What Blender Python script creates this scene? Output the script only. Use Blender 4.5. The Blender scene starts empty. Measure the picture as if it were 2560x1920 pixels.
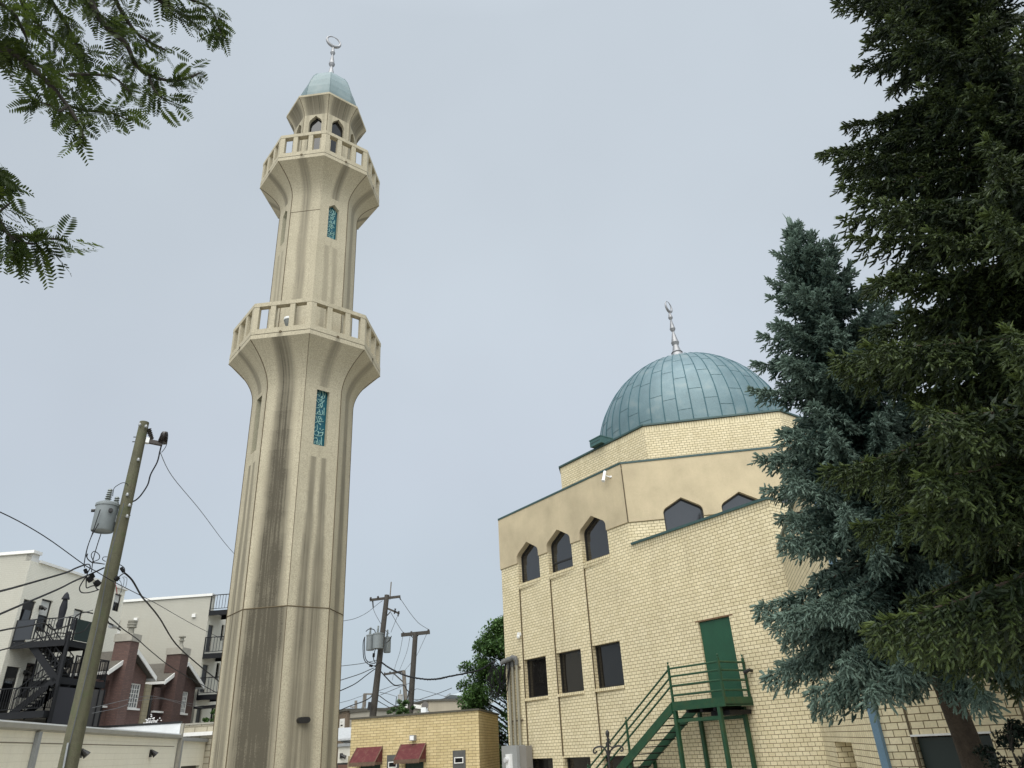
import bpy, math, random
import numpy as np
from mathutils import Vector, Matrix
from mathutils.geometry import tessellate_polygon
from math import sin, cos, tan, pi, radians, hypot, atan2, degrees, sqrt, acos
random.seed(7)
RNG = np.random.default_rng(11)
SCN = bpy.context.scene
COL = SCN.collection

# ------------------------------------------------------------ camera, sky, sun, exposure
FPX, PITCH, ROLL, CAMZ = 1745.0, radians(27.4), radians(3.2), 2.1     # focal length in pixels of the 2560 wide photograph
FW = np.array([0, cos(PITCH), sin(PITCH)])
_R0 = np.array([1.0, 0, 0]); _U0 = np.array([0, -sin(PITCH), cos(PITCH)])
RT = cos(ROLL) * _R0 - sin(ROLL) * _U0
UP = sin(ROLL) * _R0 + cos(ROLL) * _U0
EYE = np.array([0, 0, CAMZ])
cd = bpy.data.cameras.new('camera'); cam = bpy.data.objects.new('camera', cd); COL.objects.link(cam)
cd.sensor_width = 36; cd.lens = FPX / 2560 * 36; cd.clip_start = 0.05; cd.clip_end = 3000
cam.matrix_world = Matrix(((RT[0], UP[0], -FW[0], 0), (RT[1], UP[1], -FW[1], 0), (RT[2], UP[2], -FW[2], CAMZ), (0, 0, 0, 1)))
SCN.camera = cam

SUN_EL, SUN_AZ = radians(55), radians(188)      # azimuth clockwise from +Y
SKY_COL = (0.247, 0.277, 0.308)
ZENITH_GAIN = 4.2
SUN_W = 1.5
EXPO = 1.2
world = bpy.data.worlds.new("World"); SCN.world = world; world.use_nodes = True
wn = world.node_tree; wn.nodes.clear()
wo = wn.nodes.new('ShaderNodeOutputWorld'); bg = wn.nodes.new('ShaderNodeBackground'); bg.inputs[1].default_value = 0.1
sky = wn.nodes.new('ShaderNodeTexSky'); sky.sky_type = 'NISHITA'; sky.sun_disc = False
sky.sun_elevation = SUN_EL; sky.sun_rotation = SUN_AZ; sky.dust_density = 4.0; sky.air_density = 1.0
tc = wn.nodes.new('ShaderNodeTexCoord'); sp = wn.nodes.new('ShaderNodeSeparateXYZ')
wn.links.new(tc.outputs['Generated'], sp.inputs[0])
rp = wn.nodes.new('ShaderNodeValToRGB')                         # the cloud deck: brighter overhead, as an overcast sky is
rp.color_ramp.elements[0].position = 0.0; rp.color_ramp.elements[0].color = (0.90, 0.955, 0.97, 1)
rp.color_ramp.elements[1].position = 1.0; rp.color_ramp.elements[1].color = (ZENITH_GAIN,) * 3 + (1,)
for p_, c_ in ((0.10, (0.93, 0.965, 0.965)), (0.35, (0.98, 0.97, 0.98)), (0.62, (1.02, 1.01, 1.0)), (0.82, (1.04, 1.03, 1.02)), (0.90, (1.25, 1.24, 1.22)), (0.95, (2.6, 2.55, 2.5))):
    e_ = rp.color_ramp.elements.new(p_); e_.color = c_ + (1,)
wn.links.new(sp.outputs[2], rp.inputs[0])
nz = wn.nodes.new('ShaderNodeTexNoise'); nz.inputs['Scale'].default_value = 1.3; nz.inputs['Detail'].default_value = 4
wn.links.new(tc.outputs['Generated'], nz.inputs['Vector'])
mr = wn.nodes.new('ShaderNodeMapRange'); mr.inputs[1].default_value = 0.3; mr.inputs[2].default_value = 0.7
mr.inputs[3].default_value = 0.92; mr.inputs[4].default_value = 1.075
wn.links.new(nz.outputs[0], mr.inputs[0])
m1 = wn.nodes.new('ShaderNodeMixRGB'); m1.blend_type = 'MULTIPLY'; m1.inputs[0].default_value = 1
m1.inputs[2].default_value = tuple(c * 10 for c in SKY_COL) + (1,)
wn.links.new(rp.outputs[0], m1.inputs[1])
m2 = wn.nodes.new('ShaderNodeMixRGB'); m2.blend_type = 'MULTIPLY'; m2.inputs[0].default_value = 1
wn.links.new(m1.outputs[0], m2.inputs[1]); wn.links.new(mr.outputs[0], m2.inputs[2])
bk = wn.nodes.new('ShaderNodeMapRange'); bk.interpolation_type = 'SMOOTHSTEP'       # thinner, brighter cloud on the sun's side of the sky
bk.inputs[1].default_value = 0.1; bk.inputs[2].default_value = -0.7; bk.inputs[3].default_value = 1.0; bk.inputs[4].default_value = 1.9
wn.links.new(sp.outputs[1], bk.inputs[0])
m4 = wn.nodes.new('ShaderNodeMixRGB'); m4.blend_type = 'MULTIPLY'; m4.inputs[0].default_value = 1
wn.links.new(m2.outputs[0], m4.inputs[1]); wn.links.new(bk.outputs[0], m4.inputs[2])
m3 = wn.nodes.new('ShaderNodeMixRGB'); m3.inputs[0].default_value = 0.96
wn.links.new(sky.outputs[0], m3.inputs[1]); wn.links.new(m4.outputs[0], m3.inputs[2])
wn.links.new(m3.outputs[0], bg.inputs[0]); wn.links.new(bg.outputs[0], wo.inputs[0])
sl = bpy.data.lights.new('sun', 'SUN'); sl.energy = SUN_W; sl.angle = radians(70); sl.color = (1.0, 0.965, 0.90)
so = bpy.data.objects.new('sun', sl); COL.objects.link(so)
_sd = Vector((sin(SUN_AZ) * cos(SUN_EL), cos(SUN_AZ) * cos(SUN_EL), sin(SUN_EL)))
so.rotation_euler = _sd.to_track_quat('Z', 'Y').to_euler(); so.location = (20, -20, 40)
SCN.view_settings.view_transform = 'Standard'; SCN.view_settings.look = 'None'
SCN.view_settings.exposure = EXPO; SCN.view_settings.gamma = 1; SCN.view_settings.use_curve_mapping = False

# ------------------------------------------------------------ survey helpers: a photo pixel and a known distance or plane give a place
def ray(x, y): return (x - 1280) / FPX * RT - (y - 960) / FPX * UP + FW
def PT(x, y, D):
    d = ray(x, y); return EYE + d * D / hypot(d[0], d[1])
def PLN(x, y, P, n):
    d = ray(x, y); n = np.asarray(n, float); return EYE + d * ((np.asarray(P) - EYE) @ n) / (d @ n)
def V3(a): return np.array([float(a[0]), float(a[1]), float(a[2])])
class Frame:
    "a wall frame: s along the wall, d outward, z up"
    def __init__(s_, o, az, side=1):
        a = radians(az); s_.o = V3((o[0], o[1], 0)); s_.t = np.array([sin(a), cos(a), 0]); s_.n = side * np.array([cos(a), -sin(a), 0])
    def __call__(s_, s, d, z): return s_.o + s_.t * s + s_.n * d + np.array([0, 0, z])
    def px(s_, x, y, d=0.0):
        q = PLN(x, y, s_.o + s_.n * d, s_.n); return float((q - s_.o) @ s_.t), float(q[2])
    def rect(s_, tl, br, d=0.0):
        a = s_.px(*tl, d); b = s_.px(*br, d)
        return min(a[0], b[0]), max(a[0], b[0]), min(a[1], b[1]), max(a[1], b[1])

# ------------------------------------------------------------ mesh builder
class MB:
    def __init__(s): s.v = []; s.f = []; s.m = []; s.a = {}
    def vert(s, p): s.v.append((float(p[0]), float(p[1]), float(p[2]))); return len(s.v) - 1
    def face(s, pts, m=0, **at):
        i = [s.vert(p) for p in pts]; s.f.append(i); s.m.append(m)
        for k, v in at.items(): s.a.setdefault(k, {})[len(s.f) - 1] = v
    def box(s, fr, s0, s1, d0, d1, z0, z1, m=0):
        c = [fr(a, b, c_) for c_ in (z0, z1) for b in (d0, d1) for a in (s0, s1)]
        k = [s.vert(p) for p in c]
        for q in ((0, 2, 3, 1), (4, 5, 7, 6), (0, 1, 5, 4), (2, 6, 7, 3), (0, 4, 6, 2), (1, 3, 7, 5)):
            s.f.append([k[i] for i in q]); s.m.append(m)
    def prism(s, pts, ext, m=0, me=None):
        "closed polygon pts (3D) extruded by vector ext"
        ext = np.asarray(ext, float); n = len(pts); a = [s.vert(p) for p in pts]; b = [s.vert(np.asarray(p) + ext) for p in pts]
        s.f.append(a[::-1]); s.f.append(b); s.m += [m, m]
        for i in range(n):
            j = (i + 1) % n; s.f.append([a[i], a[j], b[j], b[i]]); s.m.append(m if me is None else me)
    def beam(s, p, q, w, h, m=0, up=(0, 0, 1)):
        "rectangular bar from p to q, w sideways, h vertical"
        p = V3(p); q = V3(q); d = q - p; L = np.linalg.norm(d); d /= L
        u = np.asarray(up, float); sd = np.cross(d, u)
        if np.linalg.norm(sd) < 1e-4: sd = np.cross(d, np.array([1.0, 0, 0]))
        sd /= np.linalg.norm(sd); u = np.cross(sd, d)
        c = [p + sd * a * w / 2 + u * b * h / 2 for a, b in ((-1, -1), (1, -1), (1, 1), (-1, 1))]
        s.prism(c, q - p, m)
    def tube(s, pts, r, n=6, m=0, cap=True):
        pts = [V3(p) for p in pts]; N = len(pts)
        rs = r if hasattr(r, '__len__') else [r] * N
        rings = []; prev = None
        for i, p in enumerate(pts):
            t = pts[min(i + 1, N - 1)] - pts[max(i - 1, 0)]; L = np.linalg.norm(t); t = t / L if L > 1e-9 else np.array([0, 0, 1.0])
            a = prev if prev is not None else (np.array([0, 0, 1.0]) if abs(t[2]) < .9 else np.array([1.0, 0, 0]))
            a = a - t * (a @ t); a /= max(np.linalg.norm(a), 1e-9); b = np.cross(t, a); prev = a
            rings.append([s.vert(p + rs[i] * (a * cos(2 * pi * k / n) + b * sin(2 * pi * k / n))) for k in range(n)])
        for i in range(N - 1):
            for k in range(n):
                l = (k + 1) % n; s.f.append([rings[i][k], rings[i][l], rings[i + 1][l], rings[i + 1][k]]); s.m.append(m)
        if cap: s.f.append(rings[0][::-1]); s.f.append(rings[-1]); s.m += [m, m]
    def lathe(s, c, prof, n=16, m=0, ph=0.0, close=True):
        c = V3(c); rings = []
        for r, z in prof:
            rings.append([s.vert(c + np.array([r * cos(ph + 2 * pi * k / n), r * sin(ph + 2 * pi * k / n), z])) for k in range(n)])
        for i in range(len(prof) - 1):
            for k in range(n):
                l = (k + 1) % n; s.f.append([rings[i][k], rings[i][l], rings[i + 1][l], rings[i + 1][k]]); s.m.append(m)
        if close: s.f.append(rings[0][::-1]); s.f.append(rings[-1]); s.m += [m, m]
    def poly_holes(s, fr, outer, holes, d=0.0, m=0):
        "flat wall with openings, in (s,z) of a frame"
        loops = [outer] + holes
        flat = [p for l in loops for p in l]
        idx = [s.vert(fr(p[0], d, p[1])) for p in flat]
        tr = tessellate_polygon([[Vector((p[0], p[1], 0)) for p in l] for l in loops])
        for t in tr: s.f.append([idx[i] for i in t]); s.m.append(m)
    def reveal(s, fr, loop, d0, d1, m=0, skip=()):
        n = len(loop)
        for i in range(n):
            if i in skip: continue
            a, b = loop[i], loop[(i + 1) % n]
            s.face([fr(a[0], d0, a[1]), fr(b[0], d0, b[1]), fr(b[0], d1, b[1]), fr(a[0], d1, a[1])], m)
    def build(s, name, mats, parent=None, smooth=None, label=None):
        me = bpy.data.meshes.new(name)
        if parent is not None and parent.type == 'EMPTY' or parent is not None:
            off = world_loc(parent)
        else: off = np.zeros(3)
        vv = np.array(s.v, float) - off if s.v else np.zeros((0, 3))
        me.from_pydata(vv.tolist(), [], s.f)
        mats = mats if isinstance(mats, (list, tuple)) else [mats]
        for mm in mats: me.materials.append(mm)
        if len(mats) > 1: me.polygons.foreach_set('material_index', s.m)
        boxuv(me)
        for k, dct in s.a.items():
            at = me.attributes.new(k, 'FLOAT', 'FACE'); arr = np.zeros(len(s.f), np.float32)
            for i, v in dct.items(): arr[i] = v
            at.data.foreach_set('value', arr)
        if smooth is not None:
            me.polygons.foreach_set('use_smooth', [True] * len(me.polygons)); me.set_sharp_from_angle(angle=radians(smooth))
        me.update()
        o = bpy.data.objects.new(name, me); COL.objects.link(o)
        if parent is not None: o.parent = parent
        if label: o['label'] = label
        return o
def world_loc(o):
    p = np.zeros(3)
    while o is not None: p += np.array(o.location); o = o.parent
    return p
def boxuv(me):
    "UVs in metres on every wall face: u along the wall, v up"
    n = len(me.polygons)
    if n == 0: return
    uv = me.uv_layers.new(name='metres')
    no = np.zeros(n * 3); me.polygons.foreach_get('normal', no); no = no.reshape(-1, 3)
    lt = np.zeros(n, int); me.polygons.foreach_get('loop_total', lt)
    vi = np.zeros(len(me.loops), int); me.loops.foreach_get('vertex_index', vi)
    co = np.zeros(len(me.vertices) * 3); me.vertices.foreach_get('co', co); co = co.reshape(-1, 3)
    N = np.repeat(no, lt, axis=0); P = co[vi]
    h = np.hypot(N[:, 0], N[:, 1]); fl = h < 0.35; hs = np.where(fl, 1, h)
    T = np.stack([-N[:, 1] / hs, N[:, 0] / hs], 1)
    u = np.where(fl, P[:, 0], P[:, 0] * T[:, 0] + P[:, 1] * T[:, 1]); v = np.where(fl, P[:, 1], P[:, 2])
    uv.data.foreach_set('uv', np.stack([u, v], 1).astype(np.float32).ravel())
def tag(o, label, cat, group=None, kind=None):
    if label: o['label'] = label
    if cat: o['category'] = cat
    if group: o['group'] = group
    if kind: o['kind'] = kind
    return o
def empty(name, loc, label, cat, group=None):
    o = bpy.data.objects.new(name, None); COL.objects.link(o); o.location = tuple(float(c) for c in loc); o.empty_display_size = 0.3
    return tag(o, label, cat, group)
def dup(o, parent, move=(0, 0, 0)):
    "a copy of a part with its sub-parts"
    c = o.copy(); COL.objects.link(c); c.parent = parent
    c.location = Vector(o.location) + Vector([float(x) for x in move])
    for ch in list(o.children): dup(ch, c)
    return c
W = Frame((0, 0), 90)           # plain world frame: s = +x, d = -y ... use for axis-aligned boxes

# ------------------------------------------------------------ materials
def mat(name, col, rough=0.7, metal=0.0, spec=0.5, ior=None):
    m = bpy.data.materials.new(name); m.use_nodes = True; b = m.node_tree.nodes['Principled BSDF']
    b.inputs['Base Color'].default_value = tuple(col) + (1,); b.inputs['Roughness'].default_value = rough; b.inputs['Metallic'].default_value = metal
    b.inputs['Specular IOR Level'].default_value = spec
    if ior: b.inputs['IOR'].default_value = ior
    return m
def nd(m, t, **kw):
    n = m.node_tree.nodes.new(t)
    for k, v in kw.items():
        if k in n.bl_rna.properties.keys(): setattr(n, k, v)
        else: n.inputs[k].default_value = v
    return n
def lk(m, a, b): m.node_tree.links.new(a, b)
def mottled(name, col, amt=0.25, scale=6.0, rough=0.8, fine=60.0, bump=0.15, metal=0.0, streak=0.0, spec=0.4, tint=None):
    "plain surface with broad blotches, fine grain and optional vertical streaks"
    m = mat(name, col, rough, metal, spec); b = m.node_tree.nodes['Principled BSDF']
    t = nd(m, 'ShaderNodeTexCoord')
    n1 = nd(m, 'ShaderNodeTexNoise', Scale=scale, Detail=5.0); lk(m, t.outputs['Object'], n1.inputs['Vector'])
    n2 = nd(m, 'ShaderNodeTexNoise', Scale=fine, Detail=2.0); lk(m, t.outputs['Object'], n2.inputs['Vector'])
    a = nd(m, 'ShaderNodeMath', operation='ADD'); lk(m, n1.outputs[0], a.inputs[0]); lk(m, n2.outputs[0], a.inputs[1])
    src = a.outputs[0]
    if streak:
        mp = nd(m, 'ShaderNodeMapping'); mp.inputs['Scale'].default_value = (9, 9, 0.35); lk(m, t.outputs['Object'], mp.inputs[0])
        n3 = nd(m, 'ShaderNodeTexNoise', Scale=1.0, Detail=4.0); lk(m, mp.outputs[0], n3.inputs['Vector'])
        s_ = nd(m, 'ShaderNodeMath', operation='MULTIPLY_ADD'); s_.inputs[1].default_value = streak; lk(m, n3.outputs[0], s_.inputs[0]); lk(m, src, s_.inputs[2]); src = s_.outputs[0]
    hi = 1.35 + streak * .65; lo = 0.65 + streak * .35
    r = nd(m, 'ShaderNodeMapRange'); r.inputs[1].default_value = lo; r.inputs[2].default_value = hi; r.inputs[3].default_value = 1 - amt; r.inputs[4].default_value = 1 + amt * .8
    lk(m, src, r.inputs[0])
    mx = nd(m, 'ShaderNodeMixRGB', blend_type='MULTIPLY'); mx.inputs[0].default_value = 1; mx.inputs[1].default_value = tuple(col) + (1,)
    lk(m, r.outputs[0], mx.inputs[2]); out = mx.outputs[0]
    if tint:
        mt = nd(m, 'ShaderNodeMixRGB'); mt.inputs[2].default_value = tuple(tint) + (1,); lk(m, out, mt.inputs[1])
        q = nd(m, 'ShaderNodeMapRange'); q.inputs[1].default_value = .52; q.inputs[2].default_value = .72; lk(m, n1.outputs[0], q.inputs[0]); lk(m, q.outputs[0], mt.inputs[0]); out = mt.outputs[0]
    lk(m, out, b.inputs['Base Color'])
    if bump:
        bp = nd(m, 'ShaderNodeBump', Strength=bump, Distance=0.01); lk(m, src, bp.inputs['Height']); lk(m, bp.outputs[0], b.inputs['Normal'])
    return m
def brick(name, c1, c2, mort, w=0.203, h=0.1016, ms=0.011, amt=0.18, grime=0.25, rough=0.75, off=0.5, stain=(0.16, 0.12, 0.06)):
    m = mat(name, c1, rough, 0, 0.35); b = m.node_tree.nodes['Principled BSDF']
    t = nd(m, 'ShaderNodeTexCoord')
    br = nd(m, 'ShaderNodeTexBrick', offset=off); br.inputs['Scale'].default_value = 1; br.inputs['Brick Width'].default_value = w; br.inputs['Row Height'].default_value = h
    br.inputs['Mortar Size'].default_value = ms; br.inputs['Mortar Smooth'].default_value = 0.15; br.inputs['Bias'].default_value = 0.0
    br.inputs['Color1'].default_value = tuple(c1) + (1,); br.inputs['Color2'].default_value = tuple(c2) + (1,); br.inputs['Mortar'].default_value = tuple(mort) + (1,)
    lk(m, t.outputs['UV'], br.inputs['Vector'])
    n1 = nd(m, 'ShaderNodeTexNoise', Scale=0.7, Detail=6.0); lk(m, t.outputs['UV'], n1.inputs['Vector'])
    n2 = nd(m, 'ShaderNodeTexNoise', Scale=25.0, Detail=3.0); lk(m, t.outputs['UV'], n2.inputs['Vector'])
    mp = nd(m, 'ShaderNodeMapping'); mp.inputs['Scale'].default_value = (3.5, 0.25, 1); lk(m, t.outputs['UV'], mp.inputs[0])
    n3 = nd(m, 'ShaderNodeTexNoise', Scale=1.0, Detail=5.0); lk(m, mp.outputs[0], n3.inputs['Vector'])
    r = nd(m, 'ShaderNodeMapRange'); r.inputs[1].default_value = .3; r.inputs[2].default_value = .7; r.inputs[3].default_value = 1 - amt; r.inputs[4].default_value = 1 + amt * .6
    ad = nd(m, 'ShaderNodeMath', operation='MULTIPLY_ADD'); ad.inputs[1].default_value = .6; lk(m, n2.outputs[0], ad.inputs[0])
    a2 = nd(m, 'ShaderNodeMath', operation='MULTIPLY'); a2.inputs[1].default_value = .4; lk(m, n1.outputs[0], a2.inputs[0]); lk(m, a2.outputs[0], ad.inputs[2]); lk(m, ad.outputs[0], r.inputs[0])
    mx = nd(m, 'ShaderNodeMixRGB', blend_type='MULTIPLY'); mx.inputs[0].default_value = 1; lk(m, br.outputs['Color'], mx.inputs[1]); lk(m, r.outputs[0], mx.inputs[2])
    g = nd(m, 'ShaderNodeMapRange'); g.inputs[1].default_value = .5; g.inputs[2].default_value = .78; g.inputs[4].default_value = grime; lk(m, n3.outputs[0], g.inputs[0])
    m2_ = nd(m, 'ShaderNodeMixRGB'); m2_.inputs[2].default_value = tuple(stain) + (1,); lk(m, g.outputs[0], m2_.inputs[0]); lk(m, mx.outputs[0], m2_.inputs[1])
    lk(m, m2_.outputs[0], b.inputs['Base Color'])
    iv = nd(m, 'ShaderNodeMath', operation='SUBTRACT'); iv.inputs[0].default_value = 1; lk(m, br.outputs['Fac'], iv.inputs[1])
    bp = nd(m, 'ShaderNodeBump', Strength=0.6, Distance=0.008); lk(m, iv.outputs[0], bp.inputs['Height']); lk(m, bp.outputs[0], b.inputs['Normal'])
    return m
def minaret_mat():
    "cast stone with rain streaks below the drain holes, driven by per-face strength, offset and width"
    m = mat('cast_stone', (.4, .35, .24), .85, 0, .3); b = m.node_tree.nodes['Principled BSDF']
    t = nd(m, 'ShaderNodeTexCoord'); uvs = nd(m, 'ShaderNodeSeparateXYZ'); lk(m, t.outputs['UV'], uvs.inputs[0])
    def att(n): a = nd(m, 'ShaderNodeAttribute'); a.attribute_name = n; return a.outputs['Fac']
    def M(op, a, b_=None, c=None):
        n = nd(m, 'ShaderNodeMath', operation=op)
        for i, x in enumerate((a, b_, c)):
            if x is None: continue
            if isinstance(x, (int, float)): n.inputs[i].default_value = x
            else: lk(m, x, n.inputs[i])
        return n.outputs[0]
    mp = nd(m, 'ShaderNodeMapping'); mp.inputs['Scale'].default_value = (1.6, 0.32, 1); lk(m, t.outputs['UV'], mp.inputs[0])
    wob = nd(m, 'ShaderNodeTexNoise', Scale=1.0, Detail=3.0); lk(m, mp.outputs[0], wob.inputs['Vector'])
    mp2 = nd(m, 'ShaderNodeMapping'); mp2.inputs['Scale'].default_value = (22, 0.35, 1); lk(m, t.outputs['UV'], mp2.inputs[0])
    stk = nd(m, 'ShaderNodeTexNoise', Scale=1.0, Detail=4.0); lk(m, mp2.outputs[0], stk.inputs['Vector'])
    u = M('ADD', uvs.outputs[0], M('MULTIPLY', M('SUBTRACT', wob.outputs[0], .5), .2))
    d = M('ABSOLUTE', M('SUBTRACT', M('ABSOLUTE', u), att('off')))
    d = M('ADD', d, M('MULTIPLY', M('SUBTRACT', stk.outputs[0], .5), .10))
    msk = nd(m, 'ShaderNodeMapRange', interpolation_type='SMOOTHSTEP'); lk(m, d, msk.inputs[0]); lk(m, att('wd'), msk.inputs[1]); lk(m, M('MULTIPLY', att('wd'), .25), msk.inputs[2]); msk.inputs[3].default_value = 0; msk.inputs[4].default_value = 1
    gr = nd(m, 'ShaderNodeTexNoise', Scale=42.0, Detail=3.0); lk(m, t.outputs['Object'], gr.inputs['Vector'])
    bl = nd(m, 'ShaderNodeTexNoise', Scale=1.6, Detail=5.0); lk(m, t.outputs['Object'], bl.inputs['Vector'])
    st = M('MULTIPLY', M('MULTIPLY', msk.outputs[0], att('st')), M('MULTIPLY', M('ADD', M('MULTIPLY', stk.outputs[0], 1.0), M('MULTIPLY', bl.outputs[0], .55)), M('ADD', M('MULTIPLY', gr.outputs[0], .7), .58)))
    fl = M('MULTIPLY', M('GREATER_THAN', stk.outputs[0], .56), M('MULTIPLY', att('fine'), .5))
    st = M('MINIMUM', M('ADD', st, M('MULTIPLY', fl, M('SUBTRACT', stk.outputs[0], .35))), 1.0)
    basec = nd(m, 'ShaderNodeMixRGB'); basec.inputs[1].default_value = (.355, .315, .222, 1); basec.inputs[2].default_value = (.455, .405, .295, 1); lk(m, bl.outputs[0], basec.inputs[0])
    grain = nd(m, 'ShaderNodeMapRange'); grain.inputs[1].default_value = .3; grain.inputs[2].default_value = .7; grain.inputs[3].default_value = .76; grain.inputs[4].default_value = 1.18; lk(m, gr.outputs[0], grain.inputs[0])
    mg = nd(m, 'ShaderNodeMixRGB', blend_type='MULTIPLY'); mg.inputs[0].default_value = 1; lk(m, basec.outputs[0], mg.inputs[1]); lk(m, grain.outputs[0], mg.inputs[2])
    ms = nd(m, 'ShaderNodeMixRGB'); ms.inputs[2].default_value = (.075, .065, .045, 1); lk(m, st, ms.inputs[0]); lk(m, mg.outputs[0], ms.inputs[1])
    lk(m, ms.outputs[0], b.inputs['Base Color'])
    bp = nd(m, 'ShaderNodeBump', Strength=.25, Distance=.006); lk(m, gr.outputs[0], bp.inputs['Height']); lk(m, bp.outputs[0], b.inputs['Normal'])
    return m
def leafmat(name, ca, cb, trans=0.35, rough=0.55):
    "leaves and needles: colour runs between two greens by a per-face tint, on spruces partly painted light and shade; light also comes through"
    m = bpy.data.materials.new(name); m.use_nodes = True; nt = m.node_tree; b = nt.nodes['Principled BSDF']; o = nt.nodes['Material Output']
    a = nd(m, 'ShaderNodeAttribute'); a.attribute_name = 'tint'
    c = nd(m, 'ShaderNodeMixRGB'); c.inputs[1].default_value = tuple(ca) + (1,); c.inputs[2].default_value = tuple(cb) + (1,); lk(m, a.outputs['Fac'], c.inputs[0])
    lk(m, c.outputs[0], b.inputs['Base Color']); b.inputs['Roughness'].default_value = rough; b.inputs['Specular IOR Level'].default_value = .25
    if trans:
        tr = nd(m, 'ShaderNodeBsdfTranslucent'); lk(m, c.outputs[0], tr.inputs[0]); mx = nd(m, 'ShaderNodeMixShader'); mx.inputs[0].default_value = trans
        lk(m, b.outputs[0], mx.inputs[1]); lk(m, tr.outputs[0], mx.inputs[2]); lk(m, mx.outputs[0], o.inputs[0])
    return m
YB = brick('yellow_glazed_brick', (.735, .64, .425), (.645, .555, .35), (.15, .105, .05), ms=.0072, grime=.16)
YB2 = brick('yellow_utility_brick', (.60, .485, .265), (.52, .41, .21), (.12, .08, .03), w=.305, h=.1016, ms=.0062, grime=.2)
SOLD = brick('soldier_course_brick', (.735, .64, .425), (.645, .555, .35), (.15, .105, .05), w=.1016, h=.203, ms=.0072, off=0, grime=.16)
STUC = mottled('tan_stucco', (.485, .405, .265), .24, 1.1, .9, 70, .35, streak=.12)
STONE = minaret_mat()
JOINT = mat('joint_sealant', (.10, .075, .04), .9)
GRNCAP = mottled('green_metal_coping', (.035, .075, .07), .2, 3, .45, 40, 0)
GRNST = mottled('green_painted_steel', (.012, .058, .026), .35, 5, .42, 40, .05, tint=(.03, .052, .02))
GRNDOOR = mottled('green_painted_door', (.013, .068, .035), .2, 3, .5, 40, 0)
DOME = mottled('weathered_teal_metal', (.112, .175, .192), .20, 1.4, .42, 25, .05, metal=.15, tint=(.16, .21, .215))
SEAM = mat('dome_seam', (.045, .115, .135), .5, .2)
MDOME = mottled('pale_teal_paint', (.13, .185, .19), .14, 2.0, .5, 30, .05, tint=(.17, .215, .215))
SILVER = mottled('brushed_aluminium', (.28, .28, .285), .15, 5, .5, 50, 0, metal=.7)
TEAL = mottled('teal_tile', (.0, .075, .105), .3, 9, .35, 80, .05)
LETTER = mat('pale_lettering', (.30, .50, .45), .6)
GLASS = mat('dark_tinted_glass', (.010, .010, .011), .06, 0, .5, 1.85)
GLASSL = mat('dark_window_glass', (.012, .011, .010), .04, 0, .5, 1.5)
for g_ in (GLASS, GLASSL):                     # panes are never quite flat
    n_ = nd(g_, 'ShaderNodeTexNoise', Scale=1.3, Detail=1.0); t_ = nd(g_, 'ShaderNodeTexCoord'); lk(g_, t_.outputs['Object'], n_.inputs['Vector'])
    b_ = nd(g_, 'ShaderNodeBump', Strength=.25, Distance=.06); lk(g_, n_.outputs[0], b_.inputs['Height']); lk(g_, b_.outputs[0], g_.node_tree.nodes['Principled BSDF'].inputs['Normal'])
FRAMEBK = mat('black_window_frame', (.012, .011, .010), .45)
WOODP = mottled('weathered_pole_wood', (.098, .094, .058), .42, 5, .9, 55, .5, streak=1.2, tint=(.075, .085, .042))
WOODD = mottled('dark_pole_wood', (.060, .054, .046), .3, 5, .9, 55, .4, streak=1.0)
WOODG = mottled('grey_pole_wood', (.17, .15, .125), .3, 5, .9, 55, .4, streak=1.0)
RUBBER = mat('black_rubber', (.008, .008, .008), .7, 0, .12)
CABLE = mat('cable_sheath', (.013, .013, .014), .6, 0, .2)
CABLEG = mat('bare_wire', (.10, .105, .11), .5, .4)
PORC = mat('dark_porcelain', (.03, .025, .022), .25)
PORCG = mat('grey_porcelain', (.17, .19, .18), .3)
TANK = mottled('grey_tank_paint', (.19, .21, .212), .1, 2, .45, 30, 0)
GALV = mottled('galvanised_steel', (.30, .31, .31), .15, 6, .5, 40, 0, metal=.4)
BLKST = mottled('black_painted_steel', (.011, .0115, .013), .25, 5, .6, 40, 0, spec=.2)
WHITEB = brick('white_painted_brick', (.80, .77, .66), (.78, .75, .64), (.69, .66, .56), w=.21, h=.075, ms=.01, amt=.06, grime=.10, stain=(.40, .36, .28))
SHADEB = brick('shaded_painted_brick', (.42, .405, .345), (.41, .395, .335), (.365, .35, .295), w=.21, h=.1, ms=.006, amt=.06, grime=.14, stain=(.33, .29, .22))  # same painted brick, with the shade of the side walls put into its colour
GARB = brick('garage_painted_block', (.80, .76, .62), (.78, .74, .605), (.71, .67, .54), w=.4, h=.2, ms=.006, amt=.07, grime=.16, stain=(.55, .50, .38))
REDB = brick('red_brown_brick', (.165, .094, .078), (.125, .072, .06), (.10, .07, .06), w=.21, h=.075, ms=.012, grime=.2, stain=(.06, .03, .025))
BRNB = brick('dark_brown_brick', (.115, .066, .054), (.09, .052, .043), (.06, .042, .036), w=.21, h=.075, ms=.012, grime=.2, stain=(.03, .02, .018))
TANB = brick('tan_block', (.30, .26, .17), (.27, .235, .155), (.22, .19, .13), w=.4, h=.2, ms=.012, grime=.25)
FARB = brick('far_brown_brick', (.20, .15, .105), (.16, .12, .085), (.12, .1, .08), w=.21, h=.075, ms=.012, grime=.3)
SHING = mottled('asphalt_shingle', (.105, .094, .076), .35, 9, .95, 90, .3)
WTRIM = mottled('white_trim', (.72, .71, .67), .08, 4, .6, 40, 0)
CONC = mottled('grey_concrete', (.34, .32, .27), .2, 3, .9, 50, .2, streak=.4)
BEIGE = mottled('beige_render', (.38, .335, .255), .14, .9, .9, 40, .1, streak=.6)
FLASH = mottled('white_flashing', (.74, .76, .76), .10, 2, .5, 40, 0)
BLIND = mottled('window_blind', (.62, .62, .58), .06, 3, .6, 40, 0)
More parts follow.
